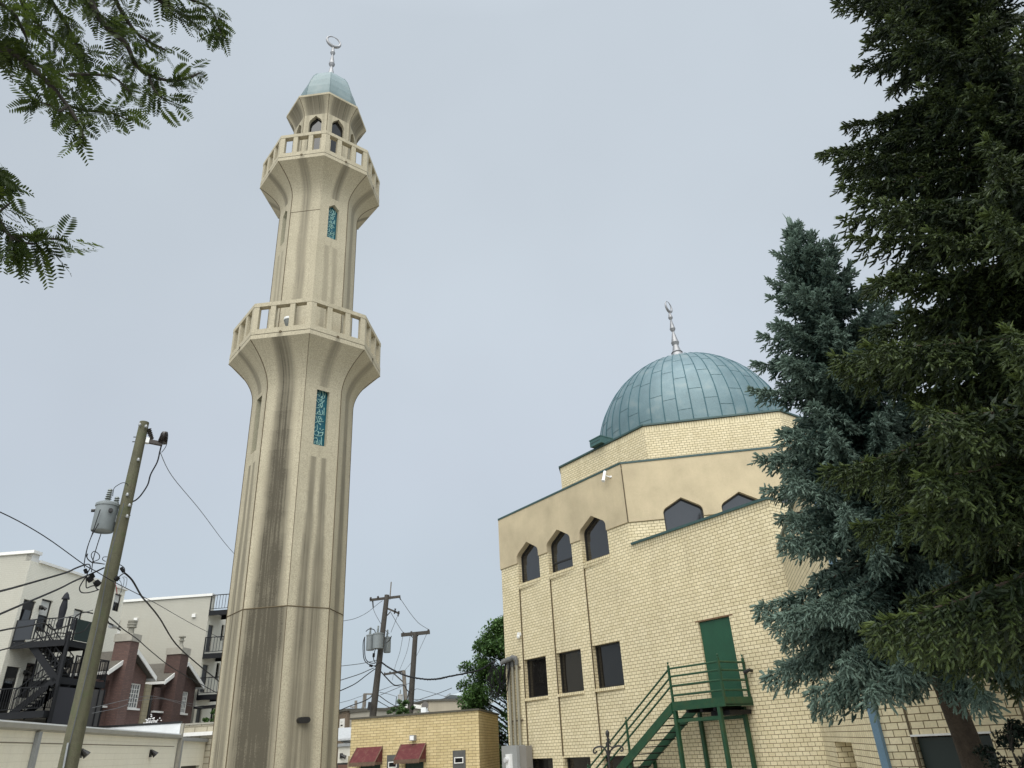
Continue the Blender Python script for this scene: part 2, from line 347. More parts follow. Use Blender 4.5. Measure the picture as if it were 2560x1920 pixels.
AWN = mottled('faded_red_awning', (.10, .021, .022), .3, 7, .85, 60, .15, tint=(.11, .045, .035))
AWNE = mottled('awning_edge', (.12, .075, .05), .3, 7, .85, 60, .1)
BOARD = mottled('grey_board', (.085, .085, .08), .25, 5, .8, 50, .1, streak=.6)
CABGREY = mottled('grey_cabinet_paint', (.27, .275, .265), .1, 3, .5, 40, 0)
PIPEB = mottled('blue_downpipe_paint', (.12, .20, .265), .12, 3, .5, 40, 0)
BARK = mottled('spruce_bark', (.060, .044, .030), .45, 12, .95, 45, .9, streak=.8)
BARKL = mottled('locust_bark', (.035, .030, .024), .3, 10, .95, 50, .5)
PLWHITE = mat('white_plastic', (.75, .75, .73), .4)
PIPEG = mottled('grey_conduit', (.27, .255, .20), .15, 4, .55, 40, 0, metal=.2)
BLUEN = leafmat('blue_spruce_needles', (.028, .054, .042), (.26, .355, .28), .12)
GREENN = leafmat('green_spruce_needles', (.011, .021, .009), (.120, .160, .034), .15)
LOCL = leafmat('locust_leaflets', (.018, .032, .008), (.085, .12, .018), .4)
MAPL = leafmat('broad_leaves', (.020, .050, .014), (.115, .205, .058), .3)
ASPH = mottled('ground_concrete', (.37, .355, .32), .25, 1.5, .95, 40, .3)
# ------------------------------------------------------------ ground
g = MB(); g.face([(-600, -300, 0), (600, -300, 0), (600, 900, 0), (-600, 900, 0)])
tag(g.build('ground', ASPH), None, None, kind='structure')

# ------------------------------------------------------------ minaret
MC = PT(721, 1514, 17.0); MC = np.array([17 * sin(radians(-18.08)), 17 * cos(radians(-18.08)), 0])
VIEW = atan2(-MC[1], -MC[0])                   # a corner of the octagon faces the street
LEAN = np.array([-0.0125, -0.0035])            # the tower leans very slightly
def MP(r, k, z, da=0.0):
    a = VIEW + k * pi / 4 + da; return MC + np.array([r * cos(a), r * sin(a), z])
minaret = empty('minaret', MC, 'tall octagonal tan concrete minaret with two balconies and a pale teal cap', 'minaret')
minaret.rotation_euler = (-LEAN[1], LEAN[0], 0)
KR = cos(pi / 8)
# face k lies between corner k and k+1; +k is counter-clockwise seen from above: k=0 is the right front face, k=-1 the left front
STN = {0: dict(st=.62, off=.15, wd=.15, fine=.25), -1: dict(st=1.0, off=.06, wd=.30, fine=.5), -2: dict(st=.5, off=.22, wd=.12, fine=1.1), 1: dict(st=.55, off=.02, wd=.16, fine=.3),
       2: dict(st=.4, off=0, wd=.2, fine=.4), 3: dict(st=.4, off=0, wd=.2, fine=.4), -3: dict(st=.5, off=0, wd=.2, fine=.6), -4: dict(st=.4, off=0, wd=.2, fine=.4)}
def oct_shell(mb, prof, stf=None, m=0, caps=(False, False)):
    for (r0, z0), (r1, z1) in zip(prof[:-1], prof[1:]):
        for k in range(-4, 4):
            a = dict(STN[k]) if stf is None else stf(k, (z0 + z1) / 2)
            mb.face([MP(r0, k, z0), MP(r0, k + 1, z0), MP(r1, k + 1, z1), MP(r1, k, z1)], m, **a)
    if caps[0]: mb.face([MP(prof[0][0], k, prof[0][1]) for k in range(7, -1, -1)], m)
    if caps[1]: mb.face([MP(prof[-1][0], k, prof[-1][1]) for k in range(8)], m)
class OFrame:
    "frame on face k of the octagon at corner radius r: s along, d outward"
    def __init__(s_, r, k): s_.r = r; s_.k = k; a = VIEW + (k + .5) * pi / 4; s_.n = np.array([cos(a), sin(a), 0]); s_.t = np.array([-sin(a), cos(a), 0])
    def __call__(s_, s, d, z):
        return MC + s_.n * (s_.r * KR + d) + s_.t * s + np.array([0, 0, z])
def stain_low(k, z):
    a = dict(STN[k])
    if k % 2 == 0:                                                # face with an inscription: one run above it, two below
        if z > 10.2: a.update(off=0., wd=.17, st=.6)
        elif z > 8.6: a.update(off=0., wd=.05, st=.2)
        else: t = min((8.6 - z) / 3.5, 1); a.update(off=.13 + .03 * t, wd=.09 + .11 * t, st=.75 if k else .85)
    else:
        t = np.clip((10.8 - z) / 6.0, 0, 1); a.update(off=.02, wd=(.27 if k == -1 else .19) + (.20 if k == -1 else .05) * t, st=(1.4 if k == -1 else .85) * float(np.interp(z, [8.0, 11.2], [1, .6])))
    if z < 4.9:
        if k == -1: a.update(off=.06, wd=.60, st=1.45)
        elif k % 2 == 0: a.update(wd=.24, off=.14)
    return a
def stain_up(k, z):
    if k % 2 == 0:
        if z > 16.1: return dict(st=.8, off=0., wd=.16, fine=.3)
        if z > 14.9: return dict(st=.15, off=0., wd=.05, fine=.3)
        return dict(st=.42, off=.12, wd=.10, fine=.3)
    return dict(st=.62, off=.02, wd=.17, fine=.45 if k != -2 else 1.0)
def slot_loop(hw, z0, zs, zt): return [(-hw, z0), (hw, z0), (hw, zs), (0, zt), (-hw, zs)]
def shaft(name, R, z0, z1, panel, joints, st):
    mb = MB()
    for k in range(-4, 4):
        fr = OFrame(R, k); hw = R * sin(pi / 8); pz0, pzs, pzt, ph = panel
        if k % 2 == 0:                                            # every other face carries a recessed inscription
            zz = [z0, pz0 - .3, pzt + .3, z1]
            hole = slot_loop(ph, pz0, pzs, pzt)
            for a, b in ((zz[0], zz[1]), (zz[2], zz[3])):
                ext = sorted([c for c in joints if a < c < b] + [c for c in np.arange(.5, 22, .5) if a < c < b])
                for u, v in zip([a] + ext, ext + [b]):
                    mb.face([fr(-hw, 0, u), fr(hw, 0, u), fr(hw, 0, v), fr(-hw, 0, v)], 0, **st(k, (u + v) / 2))
            n0 = len(mb.f); mb.poly_holes(fr, [(-hw, zz[1]), (hw, zz[1]), (hw, zz[2]), (-hw, zz[2])], [hole])
            for i in range(n0, len(mb.f)):
                for kk, vv in st(k, (pz0 + pzt) / 2).items(): mb.a.setdefault(kk, {})[i] = vv
            mb.reveal(fr, hole, 0, -.13)
        else:
            ext = sorted([c for c in joints if z0 < c < z1] + [c for c in np.arange(.5, 22, .5) if z0 < c < z1])
            for u, v in zip([z0] + ext, ext + [z1]):
                mb.face([fr(-hw, 0, u), fr(hw, 0, u), fr(hw, 0, v), fr(-hw, 0, v)], 0, **st(k, (u + v) / 2))
    return mb
def flare(mb, R0, R1, z0, z1, n=10):
    pr = [(R0 + (R1 - R0) * (i / n) ** 2.1, z0 + (z1 - z0) * i / n) for i in range(n + 1)]
    oct_shell(mb, pr, stain_low if z0 < 12 else stain_up)
    return pr
def corner_joint(mb, prof, ks, r=.011, m=1):
    for k in ks: mb.tube([MP(R_ + .001, k, z) for R_, z in prof], r, 4, m, False)
P1 = (8.65, 10.12, 10.30, .165)
mb = shaft('shaft', 1.243, 0, 10.1, P1, [4.94], stain_low)
# seat the lower block 6 mm proud under the joint
pr = flare(mb, 1.243, 1.93, 10.1, 11.2)
corner_joint(mb, [(1.243, 0), (1.243, 10.1)] + pr[1:], (-1, 1, -2, 2, 3, -3))
corner_joint(mb, [(1.243, 0), (1.243, 10.1)] + pr[1:], (0,), .006)
for k in range(-4, 4):
    mb.tube([MP(1.244, k, 4.94), MP(1.244, k + 1, 4.94)], .013, 4, 1, False)
mb.build('shaft', [STONE, JOINT], minaret)
P2 = (14.93, 16.02, 16.16, .155)
mb = shaft('upper_shaft', 1.105, 11.6, 16.0 + .35, P2, [15.78], stain_up)
pr = flare(mb, 1.105, 1.755, 16.35, 17.2)
corner_joint(mb, [(1.105, 11.6), (1.105, 16.35)] + pr[1:], (-1, 1, -2, 2, 3, -3))
for k in (-1,): mb.tube([MP(1.106, k, 15.78), MP(1.106, k + 1, 15.78)], .009, 4, 1, False)
mb.build('upper_shaft', [STONE, JOINT], minaret)
def zero(k, z): return dict(st=.15, off=0., wd=.1, fine=.35)
def balcony(R, zb, zt):
    root = None; t = .15
    zg = zb + .12; zl = zb + .27; zu = zt - .11
    mb = MB()                                                     # fascia and floor
    oct_shell(mb, [(R, zb), (R, zg - .008)], lambda k, z: dict(st=.55, off=0., wd=.10, fine=.3))
    oct_shell(mb, [(R - .012, zg - .008), (R - .012, zg + .008)], zero, 1)
    oct_shell(mb, [(R, zg + .008), (R, zl)], zero)
    mb.face([MP(R, k, zb + .001) for k in range(7, -1, -1)], 0)
    for k in range(8):
        mb.face([MP(R, k, zl), MP(R, k + 1, zl), MP(R - t / KR, k + 1, zl), MP(R - t / KR, k, zl)], 0)
        mb.face([MP(R - t / KR, k, zl), MP(R - t / KR, k + 1, zl), MP(R - t / KR, k + 1, zb + .1), MP(R - t / KR, k, zb + .1)], 0)
    mb.face([MP(R - t / KR, k, zb + .1) for k in range(8)], 0)
    for k in range(-4, 4):                                        # drain holes
        fr = OFrame(R, k); mb.tube([fr(0, -.05, zg + .01), fr(0, .012, zg + .01)], .035, 10, 1)
    root = mb.build('balcony', [STONE, JOINT], minaret)
    mb = MB()
    for a, b, c, d in ((R, zu, R, zt), (R, zt, R - t / KR, zt), (R - t / KR, zt, R - t / KR, zu), (R - t / KR, zu, R, zu)):
        for k in range(8): mb.face([MP(a, k, b), MP(a, k + 1, b), MP(c, k + 1, d), MP(c, k, d)], 0, st=.2, off=0., wd=.1, fine=.4)
    mb.build('top_rail', [STONE], root)
    hw = R * sin(pi / 8)
    for k in range(-4, 4):
        fr = OFrame(R, k)
        for s0 in (-hw + .003, -hw / 3 - .065, hw / 3 - .065, hw - .133):
            p = MB()
            d0 = -.125; ins = .05 if s0 < -hw + .1 else 0; ins2 = .05 if s0 > hw - .2 else 0
            p.prism([fr(s0, -.008, zl + .001), fr(s0 + .13, -.008, zl + .001), fr(s0 + .13 - ins2, d0, zl + .001), fr(s0 + ins, d0, zl + .001)], (0, 0, zu - zl - .002))
            p.build('baluster', STONE, root)
    return root
balcony(1.93, 11.2, 12.24)
balcony(1.755, 17.2, 18.19)
# kiosk with eight arched openings, flared eave, faceted cap
mb = MB(); RK = .97; hwk = RK * sin(pi / 8)
kh = [(-.2, 17.75), (.2, 17.75), (.2, 19.42), (.17, 19.52), (0, 19.70), (-.17, 19.52), (-.2, 19.42)]
for k in range(-4, 4):
    fr = OFrame(RK, k); n0 = len(mb.f)
    mb.poly_holes(fr, [(-hwk, 17.4), (hwk, 17.4), (hwk, 19.75), (-hwk, 19.75)], [kh])
    for i in range(n0, len(mb.f)):
        for kk, vv in dict(st=.3, off=.26, wd=.08, fine=.3).items(): mb.a.setdefault(kk, {})[i] = vv
    mb.reveal(fr, kh, 0, -.10)
pe = [(RK + .27 * (i / 8) ** 1.7, 19.75 + .53 * i / 8) for i in range(9)]
oct_shell(mb, pe, lambda k, z: dict(st=.95, off=.12, wd=.3, fine=.6))
oct_shell(mb, [(1.24, 20.28), (1.255, 20.285), (1.255, 20.36), (1.2, 20.365), (.86, 20.40)], lambda k, z: dict(st=.3, off=0., wd=.3, fine=.6))
corner_joint(mb, [(RK, 17.4), (RK, 19.75)] + pe[1:], range(8), .008)
ki = mb.build('kiosk', [STONE, JOINT], minaret)
for k in range(-4, 4):
    fr = OFrame(RK, k); p = MB(); p.prism([fr(a, -.11, b) for a, b in kh], fr.n * -.02); w_ = p.build('window', GLASSL, ki)
cap = MB()
pc = [(.93, 20.38), (.965, 20.55), (.97, 20.8), (.945, 21.1), (.87, 21.45), (.76, 21.78), (.62, 22.04), (.44, 22.18), (.25, 22.28), (.06, 22.34)]
for (r0, z0), (r1, z1) in zip(pc[:-1], pc[1:]):
    for k in range(8): cap.face([MP(r0, k, z0), MP(r0, k + 1, z0), MP(r1, k + 1, z1), MP(r1, k, z1)])
for k in range(8): cap.tube([MP(r, k, z) for r, z in pc], .012, 4, 0, False)
cap.build('cap', MDOME, minaret)
def finial(base, zs, rb, parent, ring_w, ring_h, yaw, name='finial'):
    "zs: base, ball 1, ball 2, ball 3, neck, ring top"
    mb = MB(); b = V3(base); z0, z1, z2, z3, z4, z5 = zs
    def ball(z, r): return [(r * .55, z - r * 1.0), (r * .92, z - r * .5), (r, z - r * .08), (r * 1.06, z), (r * 1.06, z + r * .16), (r * .97, z + r * .2)]
    pr = [(rb * 1.5, z0), (rb * .5, z0 + (z1 - z0) * .45)] + ball(z1, rb) + [(rb * .28, z2 - rb * .95)] + ball(z2, rb * .72)
    pr += [(rb * .22, z3 - rb * .8)] + ball(z3, rb * .58) + [(rb * .15, z4)]
    mb.lathe(b, [(r, z - base[2]) for r, z in pr], 20)
    f = mb.build(name, SILVER, parent, smooth=35)
    mb = MB(); n = 40; cz = (z4 + z5) / 2; t = np.array([cos(yaw), sin(yaw), 0]); h = (z5 - z4) / 2
    pts = []; rr = []
    for i in range(n + 1):
        a = -pi / 2 + .03 + (2 * pi - .06) * 0 + (i / n) * 2 * pi
        pts.append(b * np.array([1, 1, 0]) + t * (ring_w / 2) * cos(a) + np.array([0, 0, cz + h * sin(a)])); rr.append(.016 + (rb * .30) * (0.5 - .5 * sin(a)) ** .8)
    rr[n // 2] *= .6
    mb.tube(pts, rr, 8); mb.build('crescent', SILVER, f, smooth=40)
    return f
tb = MC.copy(); tb[2] = 22.33
finial(tb, (22.32, 22.50, 23.17, 23.75, 24.10, 24.58), .135, minaret, .47, .4, VIEW + pi / 2 + .25)
# inscriptions, traced as raised strokes
STK = [[(270,320),(262,350),(285,400),(275,470),(255,480),(245,440),(215,450),(200,490),(180,495)],[(310,330),(330,400),(345,440),(320,500),(300,505),(310,480)],[(330,350),(350,420),(385,500),(350,522),(320,540)],
 [(400,370),(397,450),(380,510)],[(365,370),(345,450),(330,520)],[(178,405),(245,395),(265,405)],[(175,525),(200,560),(240,610),(262,625)],[(220,548),(310,545)],[(315,530),(325,600),(335,690)],
 [(380,560),(340,610),(290,640),(255,655),(250,680),(280,690),(290,660),(270,645)],[(265,580),(285,570),(290,585),(270,590)],[(305,690),(325,680),(320,710),(300,715),(305,692)],[(165,730),(270,715)],
 [(372,715),(366,870)],[(330,770),(335,840),(310,862),(285,860),(240,850),(235,800),(268,800),(284,850),(265,760),(250,745)],[(215,810),(215,845),(190,850),(165,820),(170,760)],
 [(200,895),(215,960),(235,1010),(290,1070),(282,1040)],[(145,1025),(190,1020),(230,1000),(275,985),(250,930),(240,905),(280,900),(300,920),(270,950)],[(250,1000),(360,1000)],[(285,950),(320,945),(310,980)],[(152,925),(158,915)],[(172,918),(178,910)],
 [(215,1065),(218,1150),(200,1190),(165,1200),(150,1240),(180,1275),(230,1270),(250,1230),(230,1210),(245,1200),(260,1225),(285,1230),(300,1215),(320,1230),(345,1210),(340,1240),(310,1285),(220,1288)],
 [(150,1150),(170,1110),(182,1120)],[(285,1170),(275,1140),(290,1135)],[(310,1180),(358,1155)],[(130,1338),(215,1322)],[(310,1310),(310,1470)],
 [(275,1370),(280,1440),(260,1460),(235,1450),(205,1445),(200,1400),(225,1390),(235,1440),(220,1350),(190,1340)],[(165,1380),(165,1420),(140,1435),(115,1410),(120,1375)],[(160,1470),(185,1462)]]
def smooth_pts(p, n=4):
    p = [np.array(q, float) for q in p]; out = []
    for i in range(len(p) - 1):
        a = p[max(i - 1, 0)]; b = p[i]; c = p[i + 1]; d = p[min(i + 2, len(p) - 1)]
        for j in range(n):
            t = j / n; out.append(.5 * ((2 * b) + (c - a) * t + (2 * a - 5 * b + 4 * c - d) * t * t + (3 * b - a - 3 * c + d) * t ** 3))
    out.append(p[-1]); return out
def inscription(R, k, P):
    z0, zs, zt, hw = P; fr = OFrame(R, k)
    p = MB(); lp = slot_loop(hw - .001, z0 + .001, zs - .001, zt - .001); p.prism([fr(a, -.122, b) for a, b in lp], fr.n * -.03)
    pan = p.build('inscription_panel', TEAL, minaret)
    L = MB()
    for s in STK:
        q = []
        for x, y in s:
            xl = 190 - 95 * (y - 260) / 1220; u = (x - xl) / 265; v = (y - .175 * (x - xl) - 262) / 1215
            q.append((-hw + .01 + u * (2 * hw - .02), zt - .04 - v * (zt - z0 - .05)))
        q = smooth_pts(q) if len(q) > 2 else [np.array(a, float) for a in q]
        L.tube([fr(a, -.117, b) for a, b in q], .0085, 5)
    L.build('lettering', LETTER, pan)
for k in (0, -2, 2, -4): inscription(1.243, k, P1); inscription(1.105, k, P2)
# pill-shaped wall lamp
fr = OFrame(1.243, 0); s_, z_ = .03, 2.76; p = MB(); lp = []
for i in range(13): a = -pi / 2 + pi * i / 12; lp.append((s_ + .065 + .06 * cos(a), z_ + .055 * sin(a)))
for i in range(13): a = pi / 2 + pi * i / 12; lp.append((s_ - .065 + .06 * cos(a), z_ + .055 * sin(a)))
p.prism([fr(a, .002, b) for a, b in lp], fr.n * .11); p.build('wall_lamp', FRAMEBK, minaret, smooth=40)
# uplight standing on the lower balcony
fl_c = OFrame(1.93, -1)(.33 - .22, -.2, 11.47)
fl_s = fl_c.copy(); fl_c[:2] += LEAN * fl_c[2]
fl = empty('floodlight', fl_c, 'grey bell-shaped floodlight with white rim on the lower minaret balcony', 'floodlight')
p = MB(); p.lathe(fl_c, [(.045, -.01), (.055, .02), (.055, .05), (.05, .06)], 20); p.build('socket', PLWHITE, fl, smooth=40)
p = MB(); p.lathe(fl_c, [(.05, .06), (.075, .10), (.115, .20), (.135, .27)], 20); p.build('reflector', mottled('ribbed_lens', (.17, .18, .17), .3, 20, .25, 60, .2), fl, smooth=40)
p = MB(); p.lathe(fl_c, [(.136, .27), (.142, .28), (.140, .33), (.134, .335)], 20); p.build('rim', PLWHITE, fl, smooth=40)
p = MB(); p.lathe(fl_c, [(.134, .336), (.11, .35), (.03, .36), (.028, .39)], 20); p.build('lid', FRAMEBK, fl, smooth=40)
# ------------------------------------------------------------ mosque
A0 = PT(1744.4, 1554.3, 22.8)
FA = Frame(A0, 143)                            # the long wall: s grows to the right, towards the street
SL, SC_, SB = -10.15, -2.35, 3.28              # left corner, octagon corner, right-hand bend
OC = FA(-6.25, 0, 0) - FA.n * (7.8 / 2 * (1 + sqrt(2)))      # centre of the octagonal hall
FB = Frame(FA(SC_, 0, 0), 98)                  # next face of the octagon
BEND = FA(SB, 0, 0); PIPE = np.array([5.52, 12.55, 0])
RETL = float(np.linalg.norm(PIPE - BEND)); FR = Frame(BEND, degrees(atan2(PIPE[0] - BEND[0], PIPE[1] - BEND[1])))
FN = Frame(PIPE, 143)                          # near wing, street side
mosque = empty('mosque', FA(SL, 0, 0), 'yellow brick mosque with tan stucco band and ribbed teal dome', 'mosque')
PITCHW = 2.025; BAYS = [-8.95 + PITCHW * i for i in range(3)]; BW = 1.45
def arch(c, hw, z0, zs, zt):
    p = [(c - hw, z0), (c + hw, z0), (c + hw, zs)]
    R_ = [(.985, .12), (.935, .25), (.85, .36), (.72, .455)]
    p += [(c + hw * a, zs + (zt - zs) * b * 1.0) for a, b in R_] + [(c, zt)] + [(c - hw * a, zs + (zt - zs) * b) for a, b in R_[::-1]] + [(c - hw, zs)]
    return p
def octcorner(i, ap):                          # corner i of the hall octagon, 0 = between FA and FB
    a0 = atan2(FA.n[1], FA.n[0]); a = a0 + pi / 8 + i * pi / 4; R_ = ap / cos(pi / 8); return OC + np.array([R_ * cos(a), R_ * sin(a), 0])
# which way do corners run? make corner 0 the FA/FB one
_sg = 1 if np.linalg.norm(octcorner(0, 9.4154)[:2] - FA(SC_, 0, 0)[:2]) < .3 else -1
def HC(i, ap): return octcorner(i if _sg == 1 else -1 - i, ap)
AP = 9.4154
# --- long brick wall with door, windows and recessed bays
wall = MB()
archs = [arch(b + BW / 2, BW / 2, 8.01, 9.06, 9.60) for b in BAYS]
def clip_arch(l, zc):                          # the brick stops at the stucco
    return l
mids = [[(b, 3.70), (b + BW, 3.70), (b + BW, 5.09), (b, 5.09)] for b in BAYS]
lows = [[(b, .45), (b + BW, .45), (b + BW, 1.66), (b, 1.66)] for b in BAYS]
ZST = 8.86
outer = [(SL, 0), (SB, 0), (SB, 8.04), (SC_, 8.04), (SC_, ZST)]
# arch openings cut the upper edge of the brick: the outline runs down into each one
for l in archs[::-1]:
    x0, x1 = l[0][0], l[1][0]; outer += [(x1, ZST), (x1, 8.01), (x0, 8.01), (x0, ZST)]
outer += [(SL, ZST)]
DOOR = [(0.0, 2.90), (1.17, 2.90), (1.17, 5.15), (0.0, 5.15)]
wins = []
holes = [DOOR]
for b in BAYS:
    holes += [[(b, 5.09), (b + BW, 5.09), (b + BW, 7.80), (b, 7.80)], [(b, 1.66), (b + BW, 1.66), (b + BW, 3.50), (b, 3.50)]]
holes = [DOOR]
for b in BAYS: holes.append([(b, 0.2), (b + BW, 0.2), (b + BW, 7.80), (b, 7.80)])
wall.poly_holes(FA, outer, holes)
wall.reveal(FA, DOOR, 0, -.10)
for b in BAYS:                                 # sawtooth panels: deep on the left, flush on the right
    e = b + BW; dl, dr = -.055, -.004
    for z0, z1 in ((.2, .45), (1.66, 3.60), (5.09, 7.80)):
        wall.face([FA(b, dl, z0), FA(e, dr, z0), FA(e, dr, z1), FA(b, dl, z1)])
        wall.face([FA(b, 0, z0), FA(b, dl, z0), FA(b, dl, z1), FA(b, 0, z1)])
    wall.face([FA(b, dl, 7.80), FA(e, dr, 7.80), FA(e, 0, 7.80), FA(b, 0, 7.80)])
    for z0, z1 in ((.45, 1.66), (3.70, 5.09)):
        wall.face([FA(b, 0, z0 - .1), FA(b, -.25, z0 - .1), FA(b, -.25, z1), FA(b, 0, z1)]); wall.face([FA(e, 0, z0 - .1), FA(e, -.25, z0 - .1), FA(e, -.25, z1), FA(e, 0, z1)])
        wall.face([FA(b, dl, z1), FA(e, dr, z1), FA(e, -.25, z1), FA(b, -.25, z1)])
    for z0 in (8.01,):
        wall.face([FA(b, 0, z0), FA(b, -.25, z0), FA(b, -.25, ZST), FA(b, 0, ZST)]); wall.face([FA(e, 0, z0), FA(e, -.25, z0), FA(e, -.25, ZST), FA(e, 0, ZST)])
# face B brick, behind the wing roof, and the other sides of the hall
bB = [arch(1.93, .68, 8.0, 9.06, 9.57), arch(3.92, .68, 8.0, 9.06, 9.57), arch(5.91, .68, 8.0, 9.06, 9.57)]
ob = [(0, 0), (7.8, 0), (7.8, ZST)]
for l in bB[::-1]: ob += [(l[1][0], ZST), (l[1][0], 8.0), (l[0][0], 8.0), (l[0][0], ZST)]
ob += [(0, ZST)]
wall.poly_holes(FB, ob, [])
for l in bB:
    for x in (l[0][0], l[1][0]): wall.face([FB(x, 0, 8.0), FB(x, -.25, 8.0), FB(x, -.25, ZST), FB(x, 0, ZST)])
for i in range(-3, 3):
    a, b = HC(i - 1 if i > 0 else i - 1, AP), HC(i, AP)
HCS = [HC(i, AP) for i in range(8)]
for i in range(8):
    a, b = HCS[i], HCS[(i + 1) % 8]; mid = (a + b) / 2 - OC; mid /= np.linalg.norm(mid)
    if mid @ FA.n > .99 or mid @ FB.n > .99: continue
    wall.face([a, b, b + np.array([0, 0, ZST]), a + np.array([0, 0, ZST])])
NWH = 6.6
wall.face([FA(SB, 0, 0), FA(SB, -7, 0), FA(SB, -7, 8.04), FA(SB, 0, 8.04)])
# return wall of the near wing with its narrow doorway
s0, s1, z0, z1 = FR.rect((2090, 1853), (2137, 1915)); s0, s1 = FR.px(2086, 1856)[0], FR.px(2127, 1852)[0]; zt_ = FR.px(2105, 1855)[1]
s1 = min(s1, RETL - .6)
slit = [(s0, 0.02), (s1, 0.02), (s1, zt_), (s0, zt_)]
wall.poly_holes(FR, [(0, 0), (RETL, 0), (RETL, NWH), (0, NWH)], [slit]); wall.reveal(FR, slit, 0, -.35)
wall.face([FR(s0, -.35, 0), FR(s1, -.35, 0), FR(s1, -.35, zt_), FR(s0, -.35, zt_)])
# near wing street side
j0 = FN.px(2268, 1800)[0]; d0s, d1s = FN.px(2286, 1860)[0], FN.px(2479, 1850)[0]; dz = FN.px(2380, 1838)[1]; j1 = FN.px(2552, 1768)[0]
ndoor = [(d0s, .05), (d1s, .05), (d1s, dz), (d0s, dz)]
wall.poly_holes(FN, [(0, 0), (6.5, 0), (6.5, NWH), (0, NWH)], [ndoor]); wall.reveal(FN, ndoor, 0, -.18)
for s in (j0, j1): wall.box(FN, s - .018, s + .018, -.02, .012, 0, NWH - .05, 2)
e1 = FN(6.5, 0, 0); e2 = e1 - FN.n * 9; e3 = BEND - FA.n * 9
for a, b in ((e1, e2), (e2, HCS[1] * 0 + FB(7.8, 0, 0))): wall.face([a, b, b + np.array([0, 0, NWH]), a + np.array([0, 0, NWH])])
# dark movement joints on the left of each bay
for b in BAYS: wall.box(FA, b - .007, b + .007, -.05, .004, 1.7, 7.85, 2)
wall.build('brick_wall', [YB, STUC, JOINT], mosque)
# --- stucco band
st = MB(); dd = .045
so_ = [(SL - .03, ZST), ]
for l in archs: so_ += [(l[0][0], ZST)] + l[2:][::-1][0:0] + [p for p in l[2:][::-1] if p[1] > ZST] + [(l[1][0], ZST)]
so_ += [(SC_ + .02, ZST), (SC_ + .02, 11.02), (SL - .03, 11.02)]
st.poly_holes(FA, so_, [], dd)
st.face([FA(SL - .03, dd, ZST), FA(SL - .03, -2, ZST), FA(SL - .03, -2, 11.02), FA(SL - .03, dd, 11.02)])
xs = [SL - .03] + [v for l in archs for v in (l[0][0], l[1][0])] + [SC_ + .02]
for a, b in zip(xs[::2], xs[1::2]): st.face([FA(a, 0, ZST), FA(b, 0, ZST), FA(b, dd, ZST), FA(a, dd, ZST)])
def arch_reveal(fr, l):
    up = [(l[1][0], ZST)] + [p for p in l[2:] if p[1] > ZST] + [(l[0][0], ZST)]
    for a, b in zip(up[:-1], up[1:]): st.face([fr(a[0], dd, a[1]), fr(b[0], dd, b[1]), fr(b[0], -.25, b[1]), fr(a[0], -.25, a[1])])
for l in archs: arch_reveal(FA, l)
so_ = [(.02, ZST)]
for l in bB: so_ += [(l[0][0], ZST)] + [p for p in l[2:][::-1] if p[1] > ZST] + [(l[1][0], ZST)]
so_ += [(7.8, ZST), (7.8, 11.02), (.02, 11.02)]
st.poly_holes(FB, so_, [], dd)
for l in bB: arch_reveal(FB, l)
xs = [.02] + [v for l in bB for v in (l[0][0], l[1][0])] + [7.8]
for a, b in zip(xs[::2], xs[1::2]): st.face([FB(a, 0, ZST), FB(b, 0, ZST), FB(b, dd, ZST), FB(a, dd, ZST)])
st.beam(FB(.0, dd + .02, ZST), FB(.0, dd + .02, 11.02), .02, .02, 1)
for i in range(8):
    a, b = HCS[i], HCS[(i + 1) % 8]; mid = (a + b) / 2 - OC; mid /= np.linalg.norm(mid)
    if mid @ FA.n > .99 or mid @ FB.n > .99: continue
    st.face([a + mid * dd + np.array([0, 0, ZST]), b + mid * dd + np.array([0, 0, ZST]), b + mid * dd + np.array([0, 0, 11.02]), a + mid * dd + np.array([0, 0, 11.02])])
st.face([p + np.array([0, 0, 10.85]) for p in HCS], 1)
st.build('stucco_band', [STUC, JOINT], mosque)
# --- roofs of the wings
rf = MB(); rf.face([FA(SC_, -.25, 7.9), FA(SB - .01, -.25, 7.9), FA(SB - .01, -6.9, 7.9), FB(7.8, 0, 7.9)]); rf.face([FR(.0, -.25, 6.45), FR(RETL, -.25, 6.45), FN(6.5, -.2, 6.45), e2 + np.array([0, 0, 6.45]), FA(SB + .02, -7, 6.45)])
rf.build('flat_roof', CONC, mosque)
# --- copings
cp = MB()
def coping_loop(pts, z, h=.085, w=.34, closed=True):
    n = len(pts)
    for i in range(n if closed else n - 1):
        a, b = pts[i], pts[(i + 1) % n]; d = (b - a); L = np.linalg.norm(d); d = d / L; o = np.array([-d[1], d[0], 0])
        if closed and o @ ((a + b) / 2 - OC) > 0: o = -o
        if not closed and o @ (FA.n + FN.n) > 0: o = -o
        p0 = a - o * .07 - d * .02; p1 = b - o * .07 + d * .02
        cp.prism([p0 + np.array([0, 0, z]), p0 + o * w + np.array([0, 0, z]), p0 + o * w + np.array([0, 0, z + h]), p0 + np.array([0, 0, z + h])], p1 - p0)
coping_loop(HCS, 11.025, .07)
DR = 7.15; DAP = DR * cos(pi / 8); DCS = [HC(i, DAP) for i in range(8)]
coping_loop(DCS, 13.61, .075)
coping_loop([FA(SC_ + .08, 0, 0), FA(SB, 0, 0)], 8.045, .075, closed=False); coping_loop([FR(.0, 0, 0), FR(RETL, 0, 0), FN(6.5, 0, 0)], NWH + .005, .075, closed=False)
cp.build('coping', GRNCAP, mosque)
